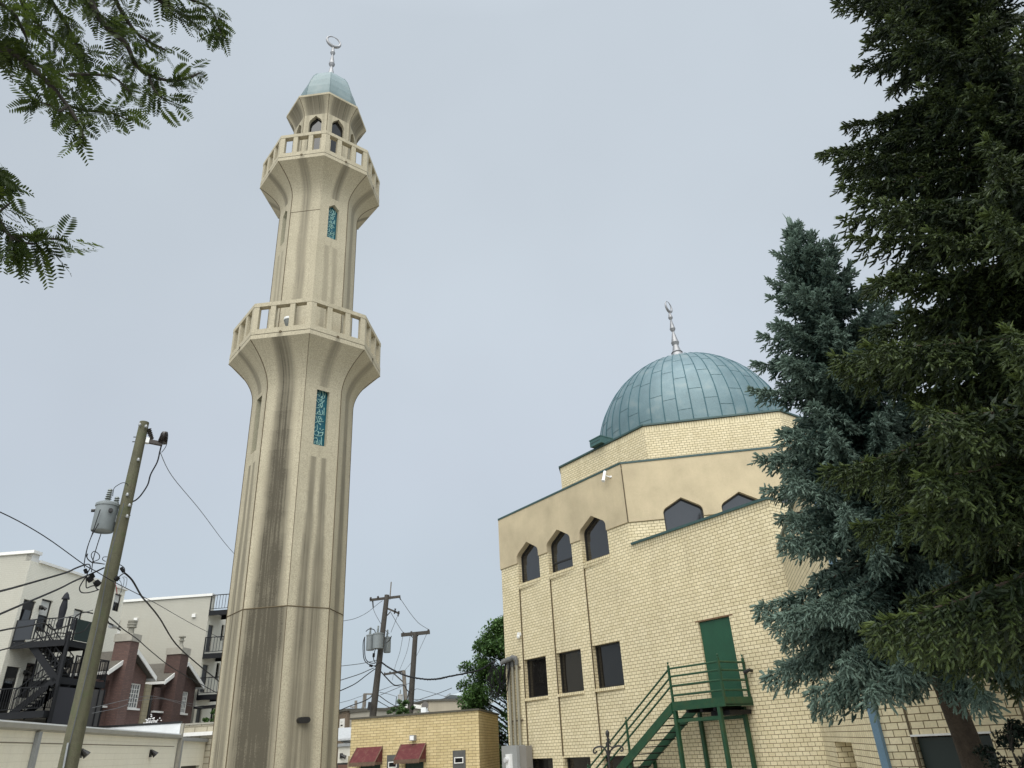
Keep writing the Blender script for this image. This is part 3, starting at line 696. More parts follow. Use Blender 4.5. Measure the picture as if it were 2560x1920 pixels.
# --- drum under the dome
dm = MB(); up = np.array([0, 0, 1.0])
for i in range(8):
    a, b = DCS[i], DCS[(i + 1) % 8]
    dm.face([a + up * 10.86, b + up * 10.86, b + up * 13.405, a + up * 13.405], 0); dm.face([a + up * 13.405, b + up * 13.405, b + up * 13.61, a + up * 13.61], 1)
dm.face([p + up * 13.5 for p in DCS], 0)
# soldier courses along the wing parapet
dm.box(FA, SC_ + .1, SB - .01, .002, .006, 7.845, 8.044, 1)
dm.build('drum', [YB, SOLD], mosque)
SILLM = brick('rowlock_sill_brick', (.74, .64, .42), (.63, .535, .33), (.12, .078, .026), w=.1, h=.2, ms=.0072, off=0)
for b in BAYS:
    for z in (8.01, 3.70, .45): sill = MB(); sill.box(FA, b - .02, b + BW + .0, -.24, .022, z - .105, z - .002, 0); sill.build('window_sill', SILLM, mosque)
# --- windows
def window(fr, loop, depth, gl, name='window', bar=None, fw=.055):
    f = MB(); c = np.mean(np.array(loop), axis=0)
    def inset(k, w):
        n = len(loop); out = []
        for i in range(n):
            p0, p1, p2 = np.array(loop[i - 1]), np.array(loop[i]), np.array(loop[(i + 1) % n])
            e1_, e2_ = p1 - p0, p2 - p1; n1_ = np.array([-e1_[1], e1_[0]]) / np.linalg.norm(e1_); n2_ = np.array([-e2_[1], e2_[0]]) / np.linalg.norm(e2_)
            m_ = n1_ + n2_; m_ /= max(np.linalg.norm(m_) ** 2 / 2, .3); out.append(tuple(p1 + m_ * w))
        return out
    a = inset(loop, .002); b = inset(loop, fw); n = len(loop)
    for i in range(n):
        j = (i + 1) % n
        f.prism([fr(a[i][0], depth, a[i][1]), fr(a[j][0], depth, a[j][1]), fr(b[j][0], depth, b[j][1]), fr(b[i][0], depth, b[i][1])], fr.n * -.06)
    if bar: 
        x0 = min(p[0] for p in b); x1 = max(p[0] for p in b); f.box(fr, x0 - .01, x1 + .01, depth - .05, depth - .004, bar - .03, bar + .03)
    fo = f.build(name, FRAMEBK, mosque)
    g = MB(); g.prism([fr(p[0], depth - .035, p[1]) for p in b], fr.n * -.015); g.build('pane', gl, fo)
    return fo
for i, l in enumerate(archs): window(FA, l, -.19, GLASS, bar=8.40 if i == 1 else None)
for l in bB: window(FB, l, -.12, GLASS)
for l in mids + lows: window(FA, [(l[0][0] + .002, l[0][1]), (l[1][0] - .002, l[1][1]), (l[2][0] - .002, l[2][1]), (l[3][0] + .002, l[3][1])], -.20, GLASSL)
# --- doors
p = MB(); p.box(FA, .012, 1.158, -.12, -.05, 2.90, 5.13); do = p.build('door', GRNDOOR, mosque)
p = MB(); p.box(FA, -.1, 1.30, -.02, .012, 5.152, 5.175); p.build('lintel', mottled('rusty_lintel', (.16, .08, .045), .3, 8), mosque)
p = MB(); p.box(FN, d0s + .02, d1s - .02, -.16, -.10, .05, dz - .02); p.build('door', mat('dark_green_door', (.006, .016, .011), .5), mosque)
p = MB(); p.box(FN, d0s - .02, d1s + .02, -.02, .02, dz + .002, dz + .03); p.build('lintel', WTRIM, mosque)
# --- blue downpipe at the wing corner
p = MB(); p.box(FN, -.055, .06, .004, .09, 0.02, NWH - .1); p.build('downpipe', PIPEB, mosque)
# --- dome: ribbed sheet metal
dpr = [(4.75, 13.5), (4.76, 14.3), (4.75, 15.0), (4.69, 15.62), (4.54, 16.23), (4.30, 16.85), (3.97, 17.46), (3.53, 18.08), (2.91, 18.69), (2.42, 19.06), (2.0, 19.31), (1.43, 19.56), (1.0, 19.74), (.62, 19.95), (.34, 20.22), (.2, 20.45), (.12, 20.62)]
q_ = smooth_pts([(a, b) for a, b in dpr], 3); dpr2 = [(max(float(a[0]), .05), float(a[1])) for a in q_]
d_ = MB(); d_.lathe(OC, dpr2, 72, 0); dome = d_.build('dome', DOME, mosque, smooth=40)
sm = MB(); NS = 48
for k in range(NS):
    a = 2 * pi * (k + .3) / NS
    sm.tube([OC + np.array([(r + .006) * cos(a), (r + .006) * sin(a), z]) for r, z in dpr2[2:-9]], .022, 4, 0, False)
    hts = [15.0, 16.9, 18.2] if k % 3 == 0 else ([16.0, 17.6, 18.75] if k % 3 == 1 else [15.6, 17.25, 18.5])
    for h in hts:
        h += RNG.uniform(-.12, .12); r = np.interp(h, [z for _, z in dpr2], [r for r, _ in dpr2])
        sm.tube([OC + np.array([(r + .004) * cos(a + t * 2 * pi / NS), (r + .004) * sin(a + t * 2 * pi / NS), h]) for t in (0, .33, .66, 1)], .008, 4, 0, False)
sm.build('seam', SEAM, dome)
fb = OC.copy(); fb[2] = 20.6
finial(fb, (20.45, 21.08, 21.97, 22.70, 23.10, 23.76), .205, mosque, .58, .6, radians(-15.3) + radians(62))
p = MB(); p.lathe(OC, [(.42, 20.10), (.40, 20.14), (.24, 20.5), (.14, 20.95)], 20); p.build('finial_base', SILVER, dome, smooth=35)
# green box on the drum parapet
a_, b_ = DCS[0], DCS[1]
if np.linalg.norm((a_ + b_) / 2 - OC - FA.n * DAP) > .5: b_ = DCS[-1]
FD = Frame(a_, 143); FD.t = (a_ - b_) / np.linalg.norm(a_ - b_); FD.n = FA.n; FD.o = V3((a_[0], a_[1], 0))
sx = FD.px(1495, 1100, .1)[0]
p = MB(); p.box(FD, sx - .36, sx + .36, -.45, .28, 13.695, 13.99); p.box(FD, sx - .38, sx + .38, -.47, .30, 13.99, 14.03)
p.box(FD, sx - .30, sx + .30, .28, .285, 13.83, 13.85, 1)
tag(p.build('roof_box', [mottled('teal_box_paint', (.05, .11, .105), .2, 4), FRAMEBK]), 'teal metal box on the parapet at the left foot of the dome', 'roof box')
# --- cameras
def bullet_cam(pos, dr, ln, r, label):
    e = empty('security_camera', pos, label, 'camera'); d = np.array(dr, float); d /= np.linalg.norm(d); p0 = V3(pos)
    p = MB(); p.tube([p0, p0 + d * ln], r, 10); p.tube([p0 + d * (ln - .03), p0 + d * (ln + .05)], [r * 1.1, r * 1.15], 10); p.build('housing', PLWHITE, e, smooth=40)
    return e
q = FA(FA.px(1522, 1192)[0], .17, FA.px(1522, 1192)[1])
e = bullet_cam(q + up * .17, (-.25, -.35, -.85), .42, .058, 'long white camera on the stucco band near its corner')
p = MB(); p.tube([q + up * .02, FA(FA.px(1528, 1196)[0], 0.05, q[2] - .05)], .02, 6); p.lathe(FA(FA.px(1530, 1197)[0], 0.05, q[2] - .09), [(.05, 0), (.05, .06)], 10); p.build('bracket', PLWHITE, e)
q = FA(FA.px(1301, 1588)[0], .0, FA.px(1301, 1588)[1])
e = empty('security_camera', q, 'small white dome camera on the brick near the left corner', 'camera')
p = MB(); p.box(FA, FA.px(1301, 1588)[0] - .05, FA.px(1301, 1588)[0] + .05, 0.003, .12, q[2] - .02, q[2] + .10); p.build('bracket', PLWHITE, e)
p = MB(); p.lathe(q + FA.n * .10 + up * -.12, [(.03, -.02), (.06, .01), (.075, .06), (.07, .1)], 12); p.build('housing', PLWHITE, e, smooth=50)
q = FA(FA.px(1880, 1676)[0], .0, FA.px(1880, 1676)[1])
e = empty('wall_spotlight', q, 'small black spotlight on the brick wall right of the fire escape', 'spotlight')
p = MB(); p.tube([q + FA.n * .003, q + FA.n * .09], .04, 8); p.tube([q + FA.n * .09, q + FA.n * .14 + FA.t * -.02], .018, 6); p.build('bracket', FRAMEBK, e)
p = MB(); p.tube([q + FA.n * .13 + FA.t * .05 + up * .02, q + FA.n * .15 - FA.t * .15 - up * .04], [.035, .06], 10); p.build('lamp_head', FRAMEBK, e)
# --- electric service: three conduits with weatherheads, cabinet
svc = empty('electric_conduit', FA(-9.75, .08, 2.1), 'three grey conduits with weatherheads and looped cables at the mosque corner', 'conduit')
cs = [FA.px(1277, 1700)[0], FA.px(1287, 1700)[0], FA.px(1298, 1700)[0]]
ztop = [5.02, 5.06, 5.09]
for s_, zt in zip(cs, ztop):
    p = MB(); p.tube([FA(s_, .09, 2.05), FA(s_, .09, 3.0), FA(s_, .09, zt - .12)], .055, 10); p.build('pipe', PIPEG, svc, smooth=40)
    p = MB(); p.tube([FA(s_, .09, zt - .16), FA(s_, .09, zt), FA(s_ - .02, .12, zt + .10), FA(s_ - .14, .17, zt + .14), FA(s_ - .30, .22, zt + .06)], [.07, .078, .10, .10, .085], 10); p.build('weatherhead', mottled('grey_weatherhead', (.13, .13, .125), .2, 9), svc, smooth=50)
p = MB()
for z in (2.95, 4.82): p.box(FA, cs[0] - .12, cs[2] + .16, .02, .05, z, z + .04)
p.build('strap', mottled('rusty_strap', (.10, .07, .05), .3, 9), svc)
p = MB()
for i in range(11):
    s_ = cs[i % 3] - .28 + RNG.uniform(-.05, .05); dp = RNG.uniform(.55, 1.35); sp_ = RNG.uniform(.25, .7); zt = ztop[i % 3] + .02
    pts = smooth_pts([FA(s_, .22, zt), FA(s_ - .06, .28, zt - dp * .55), FA(s_ - .10 - sp_ * .3, .32, zt - dp), FA(s_ - .25 - sp_ * .8, .32, zt - dp * .85), FA(s_ - .35 - sp_, .30, zt - dp * .3), FA(-10.75, .25, 5.06 + RNG.uniform(-.06, .06))], 4)
    p.tube(pts, .017, 5)
p.build('cable_loop', RUBBER, svc)
cab = empty('electrical_cabinet', FA(-9.95, .2, 0), 'grey electrical cabinet with a round meter at the mosque corner', 'cabinet')
ca, cb = FA.px(1259, 1866, .30)[0], FA.px(1297, 1863, .30)[0]
p = MB(); p.box(FA, ca, cb, .01, .40, .3, 2.13); p.build('body', CABGREY, cab)
p = MB(); p.box(FA, cb + .003, cb + .42, .01, .28, .3, 2.10); p.build('side_box', mottled('brown_grey_paint', (.20, .185, .16), .12, 3), cab)
p = MB(); m0 = FA.px(1273, 1888, .42)[0]; p.box(FA, m0 - .10, m0 + .17, .403, .52, .4, 1.85); mp_ = p.build('meter_base', PLWHITE, cab)
p = MB(); c_ = FA(m0 - .02, .522, 1.66); p.tube([c_, c_ + FA.n * .05, c_ + FA.n * .10], [.10, .105, .085], 18); p.build('meter', mat('meter_glass', (.5, .5, .5), .15), mp_, smooth=40)
# ------------------------------------------------------------ fire escape
fe = empty('fire_escape', FA(.5, .6, 0), 'green steel fire escape with landing and stair down the brick wall', 'fire escape')
S0, S1, DO = -.42, 1.46, 1.20; ZL = 2.76; ZP = 2.985
p = MB(); p.box(FA, S0, S1, .03, DO - .03, ZL + .02, ZL + .06)
for s_ in (S0 + .5, S0 + 1.0, S0 + 1.45): p.box(FA, s_ - .04, s_ + .04, .04, DO - .05, ZL - .08, ZL + .018)
p.build('landing', BLKST, fe)
p = MB(); p.box(FA, S0, S1, DO - .02, DO, ZL, ZP); p.box(FA, S0, S1, DO - .075, DO - .021, ZL, ZL + .012); p.box(FA, S1 - .02, S1, .02, DO - .022, ZL + .001, ZP - .001); p.build('toe_plate', GRNST, fe)
def post(s_, d, z0, z1, w=.055, name='rail_post'):
    p = MB(); p.box(FA, s_ - w / 2, s_ + w / 2, d - w / 2, d + w / 2, z0, z1)
    p.lathe(FA(s_, d, z1), [(.034, 0), (.034, .02), (.012, .035), (.012, .05), (.025, .065), (.03, .085), (.02, .11), (.004, .118)], 8); p.build(name, GRNST, fe, smooth=35)
post(S0 + .03, DO - .05, ZL + .06, 3.93); post(S1 - .03, DO - .05, ZP - .1, 3.95); post(S1 - .03, .09, ZP - .1, 3.95)
SLP = (2.95 - 1.39) / 2.45
for z in (3.86, 3.65, 3.40, 3.15):
    p = MB(); p.tube([FA(S0 + .03, DO - .05, z), FA(S1 - .03, DO - .05, z)], .027, 8); p.build('landing_rail', GRNST, fe, smooth=40)
    p = MB(); p.tube([FA(S1 - .03, DO - .06, z), FA(S1 - .03, .09, z)], .027, 8); p.build('landing_rail', GRNST, fe, smooth=40)
SE = S0 - ZP / SLP
for z in (3.83, 3.60, 3.38):
    p = MB(); b_ = SE + .1; p.tube([FA(S0 + .0, DO - .05, z), FA(b_, DO - .05, z + SLP * (b_ - S0))], .027, 8); p.build('handrail', GRNST, fe, smooth=40)
for s_ in (-2.37, -4.3):
    z = ZP + SLP * (s_ - S0); post(s_, DO - .05, z - .15, z + .86, .05)
for d, mt in ((DO - .02, GRNST), (.18, GRNST)):
    p = MB(); p.prism([FA(S0, d, 2.97), FA(SE, d, .02), FA(SE + .42, d, .02), FA(S0, d, 2.70)], FA.n * .05); p.build('stringer', mt, fe)
for i in range(15):
    z = ZL - (i + 1) * ZL / 16; s_ = S0 - (i + 1) * (ZL / 16) / SLP + .03
    p = MB(); p.box(FA, s_ - .13, s_ + .14, .235, DO - .03, z - .025, z); p.build('tread', BLKST, fe)
for s_, d in ((-.37, DO - .06), (1.20, DO - .06), (-.37, .14), (1.20, .14)):
    p = MB(); p.box(FA, s_ - .05, s_ + .05, d - .05, d + .05, 0.01, ZL - .002); p.build('support_post', GRNST, fe)
p = MB(); p.box(FA, -.31, 1.14, DO - .09, DO - .03, 2.46, 2.55); p.box(FA, -.31, 1.14, .11, .17, 2.46, 2.55); p.build('cross_beam', GRNST, fe)
for d in (DO - .045, .12):
    p = MB(); p.box(FA, -2.46, -2.37, d - .04, d + .04, .01, 1.60); p.build('support_post', GRNST, fe)
p = MB(); p.box(FA, .72, 1.36, .05, .95, ZL - .2, ZL - .09); p.build('under_plate', BLKST, fe)
# ------------------------------------------------------------ shepherd hook in front of the stair
hd = 15.0
def HP(x, y): return PT(1460 + x / 5.027, 1680 + y / 5.027, hd)
hk = empty('shepherd_hook', (HP(315, 1205)[0], HP(315, 1205)[1], 0), 'black wrought iron double shepherd hook in front of the fire stair', 'hook stand')
b_ = HP(308, 1040); b_[2] = 0
p = MB(); p.tube([b_, HP(305, 1040), HP(302, 850)], .022, 8); t_ = HP(302, 850); p.lathe(t_, [(.03, -.02), (.035, .0), (.02, .03), (.03, .06), (.04, .10), (.025, .15), (.0, .17)], 8); p.build('stake', FRAMEBK, hk, smooth=40)
for L in ([(300, 1060), (275, 985), (240, 945), (190, 938), (140, 955), (120, 985), (125, 1015), (150, 1015), (158, 990)], [(310, 1060), (340, 980), (390, 940), (440, 928), (480, 945), (490, 975), (475, 995), (455, 985)]):
    p = MB(); p.tube(smooth_pts([HP(*q) for q in L], 4), .016, 6); p.build('hook', FRAMEBK, hk, smooth=60)
for L in ([(300, 940), (285, 925), (278, 905), (285, 885), (292, 905)], [(306, 900), (325, 935), (360, 945), (395, 925)], [(306, 870), (320, 880), (332, 900), (325, 912)]):
    p = MB(); p.tube(smooth_pts([HP(*q) for q in L], 4), .011, 6); p.build('scroll', FRAMEBK, hk, smooth=60)
# ------------------------------------------------------------ small brick building
SBL, SBC, SBR = PT(879, 1801, 33.1), PT(1196, 1777, 30.3), PT(1245, 1790, 36.1)
SZ = 3.42
FS = Frame(SBC, 0); d_ = SBL - SBC; d_[2] = 0; SW = np.linalg.norm(d_); FS.t = -d_ / SW; FS.n = np.array([FS.t[1], -FS.t[0], 0]); 
if FS.n[1] > 0: FS.n = -FS.n
FS2 = Frame(SBC, 0); d_ = SBR - SBC; d_[2] = 0; SD = np.linalg.norm(d_); FS2.t = d_ / SD; FS2.n = np.array([FS2.t[1], -FS2.t[0], 0])
shed = empty('brick_outbuilding', SBC * np.array([1, 1, 0]), 'small flat-roofed yellow brick building with two red awnings', 'building')
def SBP(x, y): return (860 + x / 5.53, 1740 + y / 5.53)
dl = FS.rect(SBP(222, 860), SBP(503, 990)); d2 = FS.rect(SBP(843, 815), SBP(1100, 990)); v1 = FS.rect(SBP(600, 820), SBP(762, 990)); v2 = FS.rect(SBP(1507, 755), SBP(1683, 950))
zdt = max(dl[3], d2[3])
w_ = MB()
h1 = [(dl[0], .03), (dl[1], .03), (dl[1], 2.05), (dl[0], 2.05)]; h2 = [(d2[0], .03), (d2[1], .03), (d2[1], 2.05), (d2[0], 2.05)]
w_.poly_holes(FS, [(-SW, 0), (0, 0), (0, SZ), (-SW, SZ)], [h1, h2]); w_.reveal(FS, h1, 0, -.1); w_.reveal(FS, h2, 0, -.1)
w_.face([FS2(0, 0, 0), FS2(SD, 0, 0), FS2(SD, 0, SZ), FS2(0, 0, SZ)])
bl = FS(-SW, 0, 0) + FS2.t * SD
w_.face([FS(-SW, 0, 0), bl, bl + up * SZ, FS(-SW, 0, SZ)]); w_.face([bl, FS2(SD, 0, 0), FS2(SD, 0, SZ), bl + up * SZ])
w_.build('brick_wall', YB2, shed)
c_ = MB(); c_.prism([FS(-SW - .06, .06, SZ), FS(.05, .06, SZ), FS2(SD + .06, .06, SZ), bl + up * SZ - FS.t * .06], up * .07); c_.build('coping', mottled('dark_coping', (.075, .068, .05), .25, 4), shed)
for h in (h1, h2):
    p = MB(); p.box(FS, h[0][0] + .005, h[1][0] - .005, -.12, -.06, .03, 2.045); p.build('door', mat('dark_green_shed_door', (.004, .022, .012), .5), shed)
def awning(x0, x1, zt, zf, out):
    p = MB(); a = [FS(x0, 0.004, zf), FS(x0, .004, zt), FS(x0, out, zf)]
    p.prism(a, FS.t * (x1 - x0)); aw = p.build('awning', AWN, shed)
    v = MB(); n = 16; v.box(FS, x0 - .004, x1 + .004, out + .001, out + .014, zf - .10, zf + .02)
    v.box(FS, x0 - .012, x0 - .003, .01, out, zf - .10, zf + .001); v.box(FS, x1 + .003, x1 + .012, .01, out, zf - .10, zf + .001)
    for i in range(n):
        xa = x0 + (x1 - x0) * i / n; xb = x0 + (x1 - x0) * (i + 1) / n; xm = (xa + xb) / 2
        v.prism([FS(xa, out + .002, zf - .1), FS(xb, out + .002, zf - .1), FS(xm, out + .002, zf - .14)], FS.n * .011)
    v.build('valance', AWNE, aw)
    for xx in (x0, x1): t = MB(); t.beam(FS(xx, .0, zt + .01), FS(xx, out + .01, zf + .01), .035, .02); t.build('trim', AWNE, aw)
a0, a1 = FS.px(*SBP(195, 715))[0] - .05, FS.px(*SBP(535, 700))[0]; zt1 = FS.px(*SBP(360, 705))[1]
awning(a0, a1, zt1, zt1 - .55, .55)
a0, a1 = FS.px(*SBP(805, 670))[0] - .05, FS.px(*SBP(1135, 650))[0]; zt2 = FS.px(*SBP(960, 660))[1]
awning(a0, a1, zt2, zt2 - .55, .55)
for v in (v1, v2):
    z0 = v[3] - (.66 if v is v2 else 1.0)
    p = MB(); p.box(FS, v[0], v[1], .004, .03, z0, v[3]); bd = p.build('vent_board', BOARD, shed)
    cx = (v[0] + v[1]) / 2; cz = v[3] - .34; q = MB()
    for a, b, c, d in ((-.19, .19, .075, .105), (-.19, .19, -.105, -.075), (-.19, -.16, -.075, .075), (.16, .19, -.075, .075)): q.box(FS, cx + a, cx + b, .032, .06, cz + c, cz + d)
    vf = q.build('vent_frame', WTRIM, bd); q = MB(); q.box(FS, cx - .16, cx + .16, .031, .04, cz - .075, cz + .075); q.build('vent_opening', RUBBER, vf)
x_, z_ = FS.px(*SBP(972, 582)); p = MB(); p.box(FS, x_ - .11, x_ + .10, .003, .2, z_ - .09, z_ + .11); p.box(FS, x_ - .09, x_ + .08, .2, .21, z_ - .07, z_ + .08, 1)
p.build('wall_lamp', [CABGREY, PLWHITE], shed)
# ------------------------------------------------------------ left block: garages, houses, apartment buildings
ALL = 4.8
def az_pt(az, D): return np.array([D * sin(radians(az)), D * cos(radians(az)), 0])
def C5(x, y): return (x / 3.017, 1370 + y / 3.017)
def CA(x, y): return (x / 7.9, 1380 + y / 7.9)
def CB(x, y): return (x / 6.382, 1580 + y / 6.382)
def CH(x, y): return (230 + x / 5.529, 1540 + y / 5.529)
def CD(x, y): return (470 + x / 4.485, 1470 + y / 4.485)
def CG(x, y): return (x / 3.95, 1800 + y / 3.95)
def rect_loop(r): return [(r[0], r[2]), (r[1], r[2]), (r[1], r[3]), (r[0], r[3])]
def sash(parent, fr, r, depth=-.09, blind=False, grid=None, fm=None, gm=None, sillw=0, name='window', rail=True):
    "a sash window in an opening: frame, meeting rail, pane, optional blind and sill"
    s0, s1, z0, z1 = r; fm = fm or FRAMEBK; gm = gm or GLASSL; w = .06
    f = MB(); f.box(fr, s0, s0 + w, depth - .06, depth, z0, z1); f.box(fr, s1 - w, s1, depth - .06, depth, z0, z1); f.box(fr, s0 + w, s1 - w, depth - .06, depth, z0, z0 + w); f.box(fr, s0 + w, s1 - w, depth - .06, depth, z1 - w, z1)
    zm = (z0 + z1) / 2
    if rail: f.box(fr, s0 + w, s1 - w, depth - .055, depth - .003, zm - .03, zm + .03)
    if grid:
        nx, nz_ = grid
        for i in range(1, nx): x = s0 + w + (s1 - s0 - 2 * w) * i / nx; f.box(fr, x - .016, x + .016, depth - .04, depth - .008, z0 + w, z1 - w)
        for i in range(1, nz_): z = z0 + w + (z1 - z0 - 2 * w) * i / nz_; f.box(fr, s0 + w, s1 - w, depth - .038, depth - .01, z - .014, z + .014)
    fo = f.build(name, fm, parent)
    g = MB(); g.box(fr, s0 + w, s1 - w, depth - .05, depth - .042, z0 + w, z1 - w); g.build('pane', gm, fo)
    if blind:
        b = MB(); n = 12; zb = zm + .03
        for i in range(n): za = zb + (z1 - w - zb) * i / n; b.box(fr, s0 + w, s1 - w, depth - .041, depth - .034, za + .004, za + (z1 - w - zb) / n)
        b.build('blind', BLIND, fo)
    if sillw: b = MB(); b.box(fr, s0 - .08, s1 + .08, -.05, sillw, z0 - .09, z0 - .002); b.build('sill', WTRIM if fm is not FRAMEBK else SHADEB, fo)
    return fo
def holes_wall(mb, fr, outer, rects, depth=-.16, m=0):
    ls = [rect_loop(r) for r in rects]; mb.poly_holes(fr, outer, ls, 0, m)
    for l in ls: mb.reveal(fr, l, 0, depth, m)
def railing(parent, fr, a, b, z, h=1.0, n=None, name='railing', m=None, slope=0.0):
    "balustrade from (s,d) a to b at floor height z"
    p = MB(); a = np.array(a, float); b = np.array(b, float); L = np.linalg.norm(b - a); n = n or max(3, int(L / .14))
    P = lambda t, zz: fr(*(a + (b - a) * t), z + slope * t + zz)
    p.beam(P(0, h), P(1, h), .05, .05); p.beam(P(0, .12), P(1, .12), .04, .03)
    for t in (0, 1): p.beam(P(t, 0), P(t, h + .03), .06, .06)
    for i in range(1, n): p.beam(P(i / n, .12), P(i / n, h), .022, .022)
    return p.build(name, m or BLKST, parent)
# ---- first apartment building
F1 = Frame(az_pt(-35.45, 42.0), ALL); APT_L = 42 * cos(radians(35.45 + ALL)); 
s_end = F1.px(*C5(945, 330))[0]
Z1 = F1.px(*C5(300, 115))[1]
apt1 = empty('apartment_building', F1(0, 0, 0), 'cream apartment building at the left edge with black windows and steel stairs', 'building', 'apartment buildings across the alley')
ud = F1.rect(CA(485, 925), CA(540, 1650)); ud = (F1.px(*CA(480, 930))[0], F1.px(*CA(720, 990))[0], F1.px(*CB(230, 185))[1] + .05, F1.px(*CA(600, 955))[1])
uw1 = (F1.px(*CA(840, 915))[0], F1.px(*CA(1050, 975))[0], F1.px(*CA(720, 1560))[1], F1.px(*CA(945, 945))[1])
uw2 = (F1.px(*CA(1480, 1105))[0], F1.px(*CA(1650, 1170))[0], F1.px(*CA(1450, 1545))[1], F1.px(*CA(1565, 1135))[1])
ZU = ud[2] - .05
ld = (F1.px(*CB(118, 540))[0], F1.px(*CB(328, 572))[0], 0, F1.px(*CB(220, 555))[1]); ZLO = F1.px(*CB(60, 1320))[1]; ld = (ld[0], ld[1], ZLO + .05, ld[3])
lw = (F1.px(*CB(437, 490))[0], F1.px(*CB(610, 510))[0], F1.px(*CB(400, 1055))[1], F1.px(*CB(520, 500))[1])
tw = (F1.px(288.5, 1484)[0], F1.px(306, 1487)[0], F1.px(299, 1503)[1] - .6, F1.px(297, 1485)[1])
w_ = MB()
holes_wall(w_, F1, [(0, 0), (s_end, 0), (s_end, Z1), (0, Z1)], [ud, uw1, uw2, ld, lw, tw])
back = [F1(0, 0, 0), F1(0, -16, 0), F1(s_end, -16, 0), F1(s_end, 0, 0)]
w_.face([back[1], back[0], back[0] + up * (Z1 + .35), back[1] + up * (Z1 + .35)], 1); w_.face([back[3], back[2], back[2] + up * Z1, back[3] + up * Z1]); w_.face([back[1], back[2], back[2] + up * Z1, back[1] + up * Z1])
w_.face([q + up * (Z1 - .3) for q in back])
w_.build('brick_wall', [WHITEB, SHADEB], apt1)
c_ = MB(); c_.box(F1, .55, s_end + .1, -.3, .10, Z1 + .002, Z1 + .13); c_.box(F1, -.10, .5, -16.05, .12, Z1 + .352, Z1 + .50); c_.box(F1, 0.0, .5, -.3, .0, Z1, Z1 + .35); c_.build('coping', WTRIM, apt1)
for r in (ud, ld):
    p = MB(); p.box(F1, r[0] + .02, r[1] - .02, -.14, -.08, r[2], r[3] - .02); do_ = p.build('door', FRAMEBK, apt1)
    p = MB(); p.box(F1, r[0] + .14, r[1] - .14, -.078, -.07, r[2] + .5, r[3] - .45); p.build('door_glass', GLASS, do_)
for r, bl in ((uw1, True), (uw2, True), (lw, False), (tw, True)): sash(apt1, F1, r, blind=bl)
for px_ in (CA(790, 1100), CB(390, 650)):
    s_, z_ = F1.px(*px_); p = MB(); p.box(F1, s_ - .08, s_ + .08, .004, .08, z_ - .08, z_ + .10)
    for dx in (-.12, .12): p.tube([F1(s_ + dx * .5, .1, z_ + .03), F1(s_ + dx, .24, z_ - .08)], [.05, .08], 8)
    p.build('wall_lamp', FRAMEBK, apt1)
# steel stairs of that building
st1 = empty('steel_staircase', F1(1.5, 1.4, 0), 'black steel landings and stairs climbing the first apartment building', 'staircase', 'steel stairs on the apartment buildings')
OUT = 2.75; ZM = (ZU + ZLO) / 2 + .15
def platform(parent, fr, s0, s1, d0, d1, z, th=.28):
    p = MB(); p.box(fr, s0, s1, d0, d1, z - .06, z)
    p.box(fr, s0, s1, d1 - .08, d1 - .0, z - th, z - .062); p.box(fr, s0, s0 + .08, d0, d1 - .082, z - th, z - .062); p.box(fr, s1 - .08, s1, d0, d1 - .082, z - th, z - .062)
    return p.build('landing', BLKST, parent)
def flight(parent, fr, a, b, z0, z1, wd, n=11):
    "stair from (s,d) a at z0 to b at z1, wd = width vector in s"
    a = np.array(a, float); b = np.array(b, float)
    for o in (0, wd):
        p = MB(); p.beam(fr(a[0] + o, a[1], z0 - .12), fr(b[0] + o, b[1], z1 - .12), .05, .3); p.build('stringer', BLKST, parent)
        p = MB()
        for h in (.55, .95): p.beam(fr(a[0] + o, a[1], z0 + h), fr(b[0] + o, b[1], z1 + h), .04, .04)
        for i in range(9): t = i / 8; c = a + (b - a) * t; z = z0 + (z1 - z0) * t; p.beam(fr(c[0] + o, c[1], z), fr(c[0] + o, c[1], z + .95), .022, .022)
        p.build('handrail', BLKST, parent)
    p = MB()
    for i in range(1, n): t = i / n; c = a + (b - a) * t; p.box(fr, c[0] + .03, c[0] + wd - .03, c[1] - .13, c[1] + .13, z0 + (z1 - z0) * t - .03, z0 + (z1 - z0) * t)
    p.build('treads', BLKST, parent)
ZM = F1.px(*CB(950, 715), OUT)[1]; ME = F1.px(*CB(1690, 790), OUT)[0]
platform(st1, F1, .1, 2.0, .03, OUT, ZU)
platform(st1, F1, -.2, ME, .03, OUT, ZLO)
platform(st1, F1, 1.15, ME, .6, OUT, ZM)
p = MB(); p.box(F1, .2, 1.148, OUT - .08, OUT, ZM - .28, ZM); p.build('beam', BLKST, st1)
railing(st1, F1, (.13, .06), (.13, OUT - .05), ZU); railing(st1, F1, (.13, OUT - .04), (.6, OUT - .04), ZU)
railing(st1, F1, (-.17, .06), (-.17, OUT - .05), ZLO, n=22); railing(st1, F1, (-.17, OUT - .05), (2.2, OUT - .05), ZLO)
railing(st1, F1, (1.2, OUT - .04), (ME - .04, OUT - .04), ZM); railing(st1, F1, (ME - .04, .7), (ME - .04, OUT - .05), ZM); railing(st1, F1, (1.18, .7), (1.18, OUT - .9), ZM)
flight(st1, F1, (.25, .95), (.25, OUT - .12), ZU, ZM, .85); flight(st1, F1, (.25, OUT - .15), (.25, .75), ZM, ZLO, .85)
for s_, d, zt in ((.2, OUT + .06, ZU + .35), (1.9, OUT - .2, ZU - .1), (ME - .1, OUT - .2, ZM - .1), (ME - .1, .7, ZM - .1)):
    p = MB(); p.box(F1, s_ - .065, s_ + .065, d - .065, d + .065, 0, zt); p.build('column', BLKST, st1)
for a, b in ((.35, 1.25), (2.75, 3.5)): p = MB(); p.beam(F1(a, OUT - .12, ZM - 1.0), F1(b, OUT - .12, ZM - .26), .1, .1); p.build('brace', BLKST, st1)
